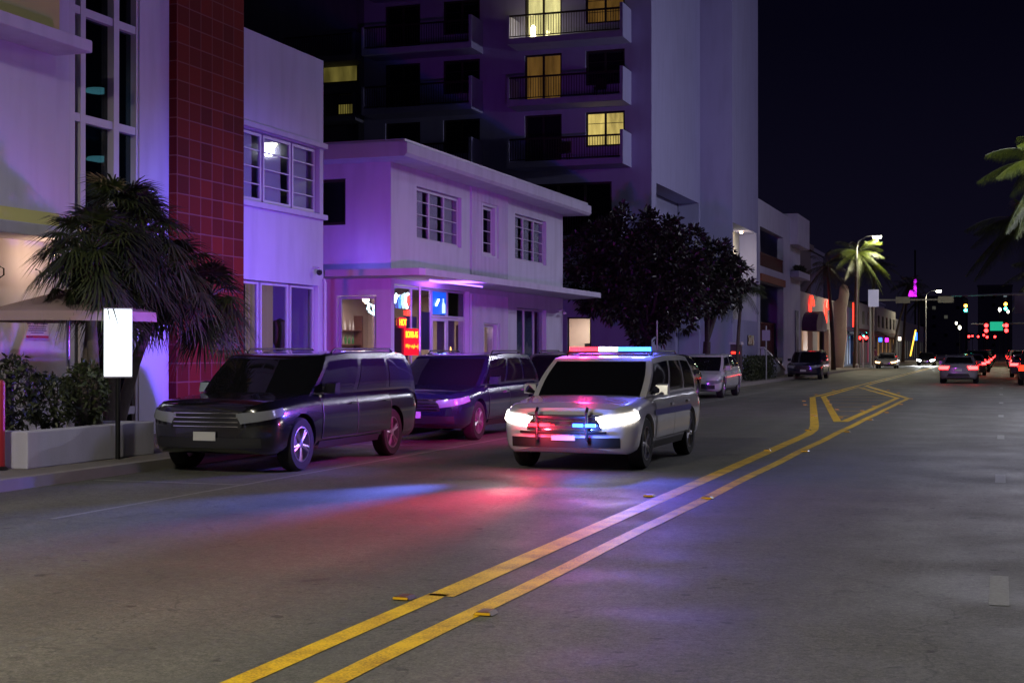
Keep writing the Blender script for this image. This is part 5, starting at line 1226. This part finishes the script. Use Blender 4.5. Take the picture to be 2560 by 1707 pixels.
for (yy, xx, zz, mm, lb_) in ((150, -13.3, 3.0, SIGG, "tiny green light on the grey shop"), (166, -13.0, 2.6, NEONB, "tiny blue light under the dark red awning"), (170, -12.6, 2.6, NEONM, "tiny pink light at the end of the dark red awning"), (192, -12.6, 2.9, emis("white_small_sign", (1, .9, .7), 4), "small white lit sign on the beige shop row")):
    q_ = thing("small_sign_light", (xx, yy, zz), lb_, "lit sign"); MB().box(xx-0.18, xx+0.18, yy-0.05, yy, zz, zz+0.45).build("face", mm, q_); MB().box(xx-0.2, xx+0.2, yy+0.001, yy+0.06, zz-0.05, zz+0.5).build("housing", DKMETAL, q_)
# people standing on the far sidewalk, a few pixels tall
def person(x, y, label, top, leg, seed, rz=0.0):
    rnd = random.Random(seed); t = thing("person", (x, y, 0.13), label, "person", "people on the far left sidewalk")
    bm = bmesh.new(); me = bpy.data.meshes.new("body")
    J = dict(pel=(0,0,.95), ch=(0,0,1.35), nk=(0,0,1.50), hd=(0,.0,1.68), hl=(-.09,0,.90), kl=(-.11,-.03,.50), fl=(-.12,.02,.07), tl=(-.13,-.14,.04), hr=(.09,0,.90), kr=(.12,-.05,.50), fr=(.13,.0,.07), tr=(.15,-.16,.04),
             sl=(-.19,0,1.42), el=(-.25,.02,1.14), wl=(-.24,-.07,.90), pl=(-.24,-.10,.80), sr=(.19,0,1.42), er=(.26,.0,1.14), wr=(.23,-.10,.93), pr=(.22,-.13,.83))
    E_ = [('pel','ch'),('ch','nk'),('nk','hd'),('pel','hl'),('hl','kl'),('kl','fl'),('fl','tl'),('pel','hr'),('hr','kr'),('kr','fr'),('fr','tr'),('ch','sl'),('sl','el'),('el','wl'),('wl','pl'),('ch','sr'),('sr','er'),('er','wr'),('wr','pr')]
    RR = dict(pel=.14, ch=.15, nk=.06, hd=.10, hl=.10, kl=.065, fl=.045, tl=.035, hr=.10, kr=.065, fr=.045, tr=.035, sl=.07, el=.048, wl=.034, pl=.035, sr=.07, er=.048, wr=.034, pr=.035)
    ks = list(J); me.from_pydata([(J[k][0], J[k][1], J[k][2]) for k in ks], [(ks.index(a), ks.index(b)) for a, b in E_], [])
    o = bpy.data.objects.new("body", me); col.objects.link(o)
    md = o.modifiers.new("skin", 'SKIN'); 
    for i, k in enumerate(ks): me.skin_vertices[0].data[i].radius = (RR[k], RR[k])
    me.skin_vertices[0].data[0].use_root = True
    sb = o.modifiers.new("sub", 'SUBSURF'); sb.levels = 1; sb.render_levels = 1
    dg = bpy.context.evaluated_depsgraph_get(); dg.update(); m2 = bpy.data.meshes.new_from_object(o.evaluated_get(dg)); bpy.data.objects.remove(o)
    m2.materials.clear(); m2.materials.append(mat("skin_tone", (0.30, 0.17, 0.12), 0.6)); m2.materials.append(top); m2.materials.append(leg)
    for p in m2.polygons:
        z = p.center.z; p.material_index = 1 if 0.93 < z < 1.49 and not (abs(p.center.x) > 0.21 and z < 1.15) else (2 if 0.10 < z <= 0.93 and abs(p.center.x) < 0.2 else 0); p.use_smooth = True
    o = bpy.data.objects.new("body", m2); col.objects.link(o); o.parent = t
    MB().lathe([(0.095, 1.66), (0.115, 1.72), (0.10, 1.80), (0.04, 1.835), (0.001, 1.84)], (0, 0.02, 0), 'Z', 12).build("hair", mat("dark_hair", (0.02, 0.015, 0.01), 0.7), None, True).parent = t
    t.rotation_euler = (0, 0, rz)
    return t
person(-12.6, 133.0, "person in a pink top standing before the dark blue shop", mat("pink_cloth", (0.5, 0.08, 0.16), 0.8), mat("dark_cloth", (0.02, 0.02, 0.04), 0.8), 1, 0.3)
person(-12.9, 135.0, "person in a pale top just behind the one in pink", mat("pale_cloth", (0.45, 0.38, 0.36), 0.8), mat("dark_cloth", (0.02, 0.02, 0.04), 0.8), 2, 2.0)
person(-12.4, 152.0, "person in dark clothes standing alone before the dark red awning", mat("wine_cloth", (0.16, 0.03, 0.08), 0.8), mat("dark_cloth", (0.02, 0.02, 0.04), 0.8), 3, 1.0)

# buildings behind and far skyline
def block(x0, x1, y0, y1, ht, m_, label, lits=(), seed=0, name="far_building"):
    t = thing(name, ((x0+x1)/2, (y0+y1)/2, 0), label, "building", "dark buildings in the distance")
    MB().box(x0, x1, y0, y1, 0, ht).build("wall", m_, t)
    m = MB(); m.box(x0-0.3, x1+0.3, y0-0.3, y1+0.3, ht+0.001, ht+0.6); m.build("parapet", m_, t)
    rnd = random.Random(seed); nx_ = max(2, int((x1-x0)/4)); nz = max(1, int((ht-3)/3.2))
    for i in range(nx_):
        for j in range(nz):
            if rnd.random() < 0.5: continue
            xx = x0+(x1-x0)*(i+0.25)/nx_; zz = 3+j*3.2
            lit = rnd.random() < 0.22
            MB().box(xx, xx+(x1-x0)*0.28/nx_, y0-0.08, y0-0.01, zz, zz+1.1).build("window", rnd.choice(lits) if lit and lits else DRAPE, t)
    return t
DB = mat("far_dark_wall", (0.30, 0.28, 0.36), 0.9, noise=0.1, nscale=0.3)
LW = [emis("far_window_warm", (1.0, 0.7, 0.35), 0.3), emis("far_window_cool", (0.7, 0.9, 1.0), 0.15), emis("far_window_dim", (0.5, 0.5, 0.4), 0.1)]
block(-44, -20, 136, 160, 12.6, mat("far_grey_wall", (0.20, 0.18, 0.18), 0.9), "plain grey building rising behind the palm left of the street lamp", (), 1)
block(-46, -28, 210, 240, 17, DB, "dark building behind the far left shops", LW, 2)
block(-28, -12, 520, 560, 20, DB, "distant dark block left of the traffic signals", LW, 3)
block(-9, 4, 600, 640, 27, DB, "distant apartment block with scattered lit windows above the traffic signals", LW, 4)
block(8, 26, 520, 560, 30, DB, "distant block at the right behind the palms", LW, 5)
block(-60, -34, 420, 450, 15, DB, "distant low dark block behind the second street lamp", LW, 6)
block(9, 24, 150, 200, 10, DB, "dark building beyond the right sidewalk", LW, 7)
block(11, 24, 20, 120, 9, mat("opposite_wall", (0.08, 0.08, 0.10), 0.9), "dark building across the street on the right outside the photo", LW, 8)
mg = thing("magenta_sign", (-20, 330, 18), "magenta neon blade sign above the far left roofs", "neon sign")
MB().box(-18.6, -18.0, 330, 330.4, 13.6, 17.4).build("blade", NEONM, mg); MB().box(-19.7, -18.7, 330, 330.4, 13.6, 15.0).build("panel", NEONM, mg); MB().tube([(-18.3, 330.6, 0), (-18.3, 330.6, 24)], 0.2, 8).build("mast", DKMETAL, mg)

# ------------------------------------------------------------------ traffic signals
def sighead(par, x, y, z, lit):
    """three section head facing the camera; z = centre of lowest lens"""
    b = MB().box(x-0.17, x+0.17, y, y+0.18, z-0.18, z+0.86).build("signal_head", mat("signal_black", (0.015, 0.015, 0.012), 0.6), par)
    for k, nm in enumerate(('g', 'a', 'r')):
        zz = z+0.34*k; m = MB(); m.lathe([(0.001, y-0.035), (0.10, y-0.025), (0.115, y-0.002)], (x, 0, zz), 'Y', 16)
        m.build("lens", {'g': SIGG, 'a': SIGA, 'r': SIGR}[nm] if nm in lit else mat("dark_lens", (0.03, 0.03, 0.02), 0.3), b)
        m = MB(); m.grid(lambda u, v: (x+0.125*math.cos(math.pi*u), y-0.16*v, zz+0.125*math.sin(math.pi*u)), 10, 1); m.build("visor", PLAST, b)
sg1 = thing("traffic_signal", (5.4, 112, 0.13), "mast arm traffic signal with green and amber heads over the road", "traffic signal")
MB().tube([(5.4, 112, 0.13), (5.4, 112, 6.4)], [0.16, 0.13], 10).build("pole", POLEM, sg1); MB().tube([(5.4, 112.25, 5.9), (-3.6, 112.25, 5.75)], [0.10, 0.06], 8).build("mast_arm", POLEM, sg1)
sighead(sg1, -2.55, 112, 4.65, 'ga'); sighead(sg1, 0.28, 112, 4.75, 'ga')
MB().box(0.9, 1.9, 112.0, 112.1, 4.4, 5.7).build("plate", mat("sign_violet_grey", (0.30, 0.26, 0.36), 0.7), sg1)
lamp("green_spill", 'POINT', (-2.55, 111.6, 4.65), 12, (0.1, 1, 0.8), 0.1, sg1)
sg2 = thing("traffic_signal", (5.4, 205, 0.13), "farther mast arm traffic signal with two red heads and a green street sign", "traffic signal")
MB().tube([(5.4, 205, 0.13), (5.4, 205, 6.6)], [0.18, 0.14], 10).build("pole", POLEM, sg2); MB().tube([(5.4, 205.3, 5.3), (-4.0, 205.3, 5.2)], [0.12, 0.07], 8).build("mast_arm", POLEM, sg2)
for xx in (-2.0, 0.6):
    b = MB().box(xx-0.3, xx+0.3, 205, 205.25, 3.9, 5.6).build("signal_head", mat("signal_black", (0.015, 0.015, 0.012), 0.6), sg2)
    for zz in (4.3, 5.0): m = MB(); m.lathe([(0.001, 204.9), (0.24, 204.93), (0.26, 204.99)], (xx, 0, zz), 'Y', 14); m.build("lens", SIGR, b)
MB().box(-1.5, 0.15, 205.0, 205.06, 4.3, 5.5).build("street_sign", GREENS, sg2)
sg3 = thing("traffic_signal", (-11.7, 138, 0.13), "long mast arm over the left lanes with two small pale street signs", "traffic signal")
MB().tube([(-11.75, 138, 0.13), (-11.75, 138, 6.7)], [0.14, 0.11], 10).build("pole", POLEM, sg3); MB().tube([(-11.75, 138, 6.35), (-4.2, 138, 6.35)], [0.09, 0.05], 8).build("mast_arm", POLEM, sg3)
PS = mat("pale_street_sign", (0.30, 0.30, 0.28), 0.7)
MB().box(-9.4, -8.1, 137.9, 137.93, 6.05, 6.65).build("street_sign", PS, sg3); MB().box(-5.6, -4.2, 137.9, 137.93, 6.05, 6.65).build("street_sign", PS, sg3)
rnd = random.Random(77)
for k_, (x, y, z) in enumerate([(-2.4,262,3.9),(-3.4,300,4.6),(-1.2,280,4.1),(-4.6,310,4.4),(-5.4,260,4.0),(-3.6,350,6.2),(0.4,330,7.0),(-6.3,340,4.8)]):
    t = thing("distant_signal", (x, y, 0), "small red signal light far down the road above the queued cars", "traffic signal", "far red signals down the road")
    MB().tube([(x, y+0.3, 0), (x, y+0.3, z+0.6)], 0.06, 6).build("pole", DKMETAL, t); MB().box(x-0.25, x+0.25, y+0.02, y+0.25, z-0.7, z+0.7).build("signal_head", DKMETAL, t)
    m = MB(); m.lathe([(0.001, y-0.08), (0.2, y-0.05), (0.22, y)], (x, 0, z), 'Y', 10); m.build("lens", SIGR, t)
for k_, (x, y, z) in enumerate([(-6.4,240,5.2),(1.2,300,9.2),(-0.3,250,8.3),(-9.5,330,7.5)]):
    t = thing("distant_lamp", (x, y, 0), "small white street light glowing far down the road", "street lamp", "far white lights down the road")
    MB().tube([(x, y+0.3, 0), (x, y+0.3, z)], 0.06, 6).build("pole", DKMETAL, t); MB().lathe([(0.001, z-0.3), (0.22, z-0.1), (0.2, z+0.25), (0.001, z+0.4)], (x, y, 0), 'Z', 10).build("globe", emis("far_lamp_glow", (1, .92, .7), 9), t)
for k_, (x, y) in enumerate([(-0.2, 96), (3.6, 60.5)]):
    pass
for (x, y, lb_) in ((4.9, 101, "yellow diamond warning sign on the right sidewalk"),):
    t = thing("warning_diamond", (x, y, 0.13), lb_, "sign"); MB().tube([(x, y, 0.13), (x, y, 3.1)], 0.04, 8).build("post", STEEL, t)
    m = MB(); m.prism([(x, 1.9), (x+0.5, 2.5), (x, 3.1), (x-0.5, 2.5)], 'Y', y-0.07, y-0.05); m.build("plate", emis("yellow_sign_glow", (0.8, 0.65, 0.02), 0.5), t)  # plate emission stands in for lamp light it would reflect
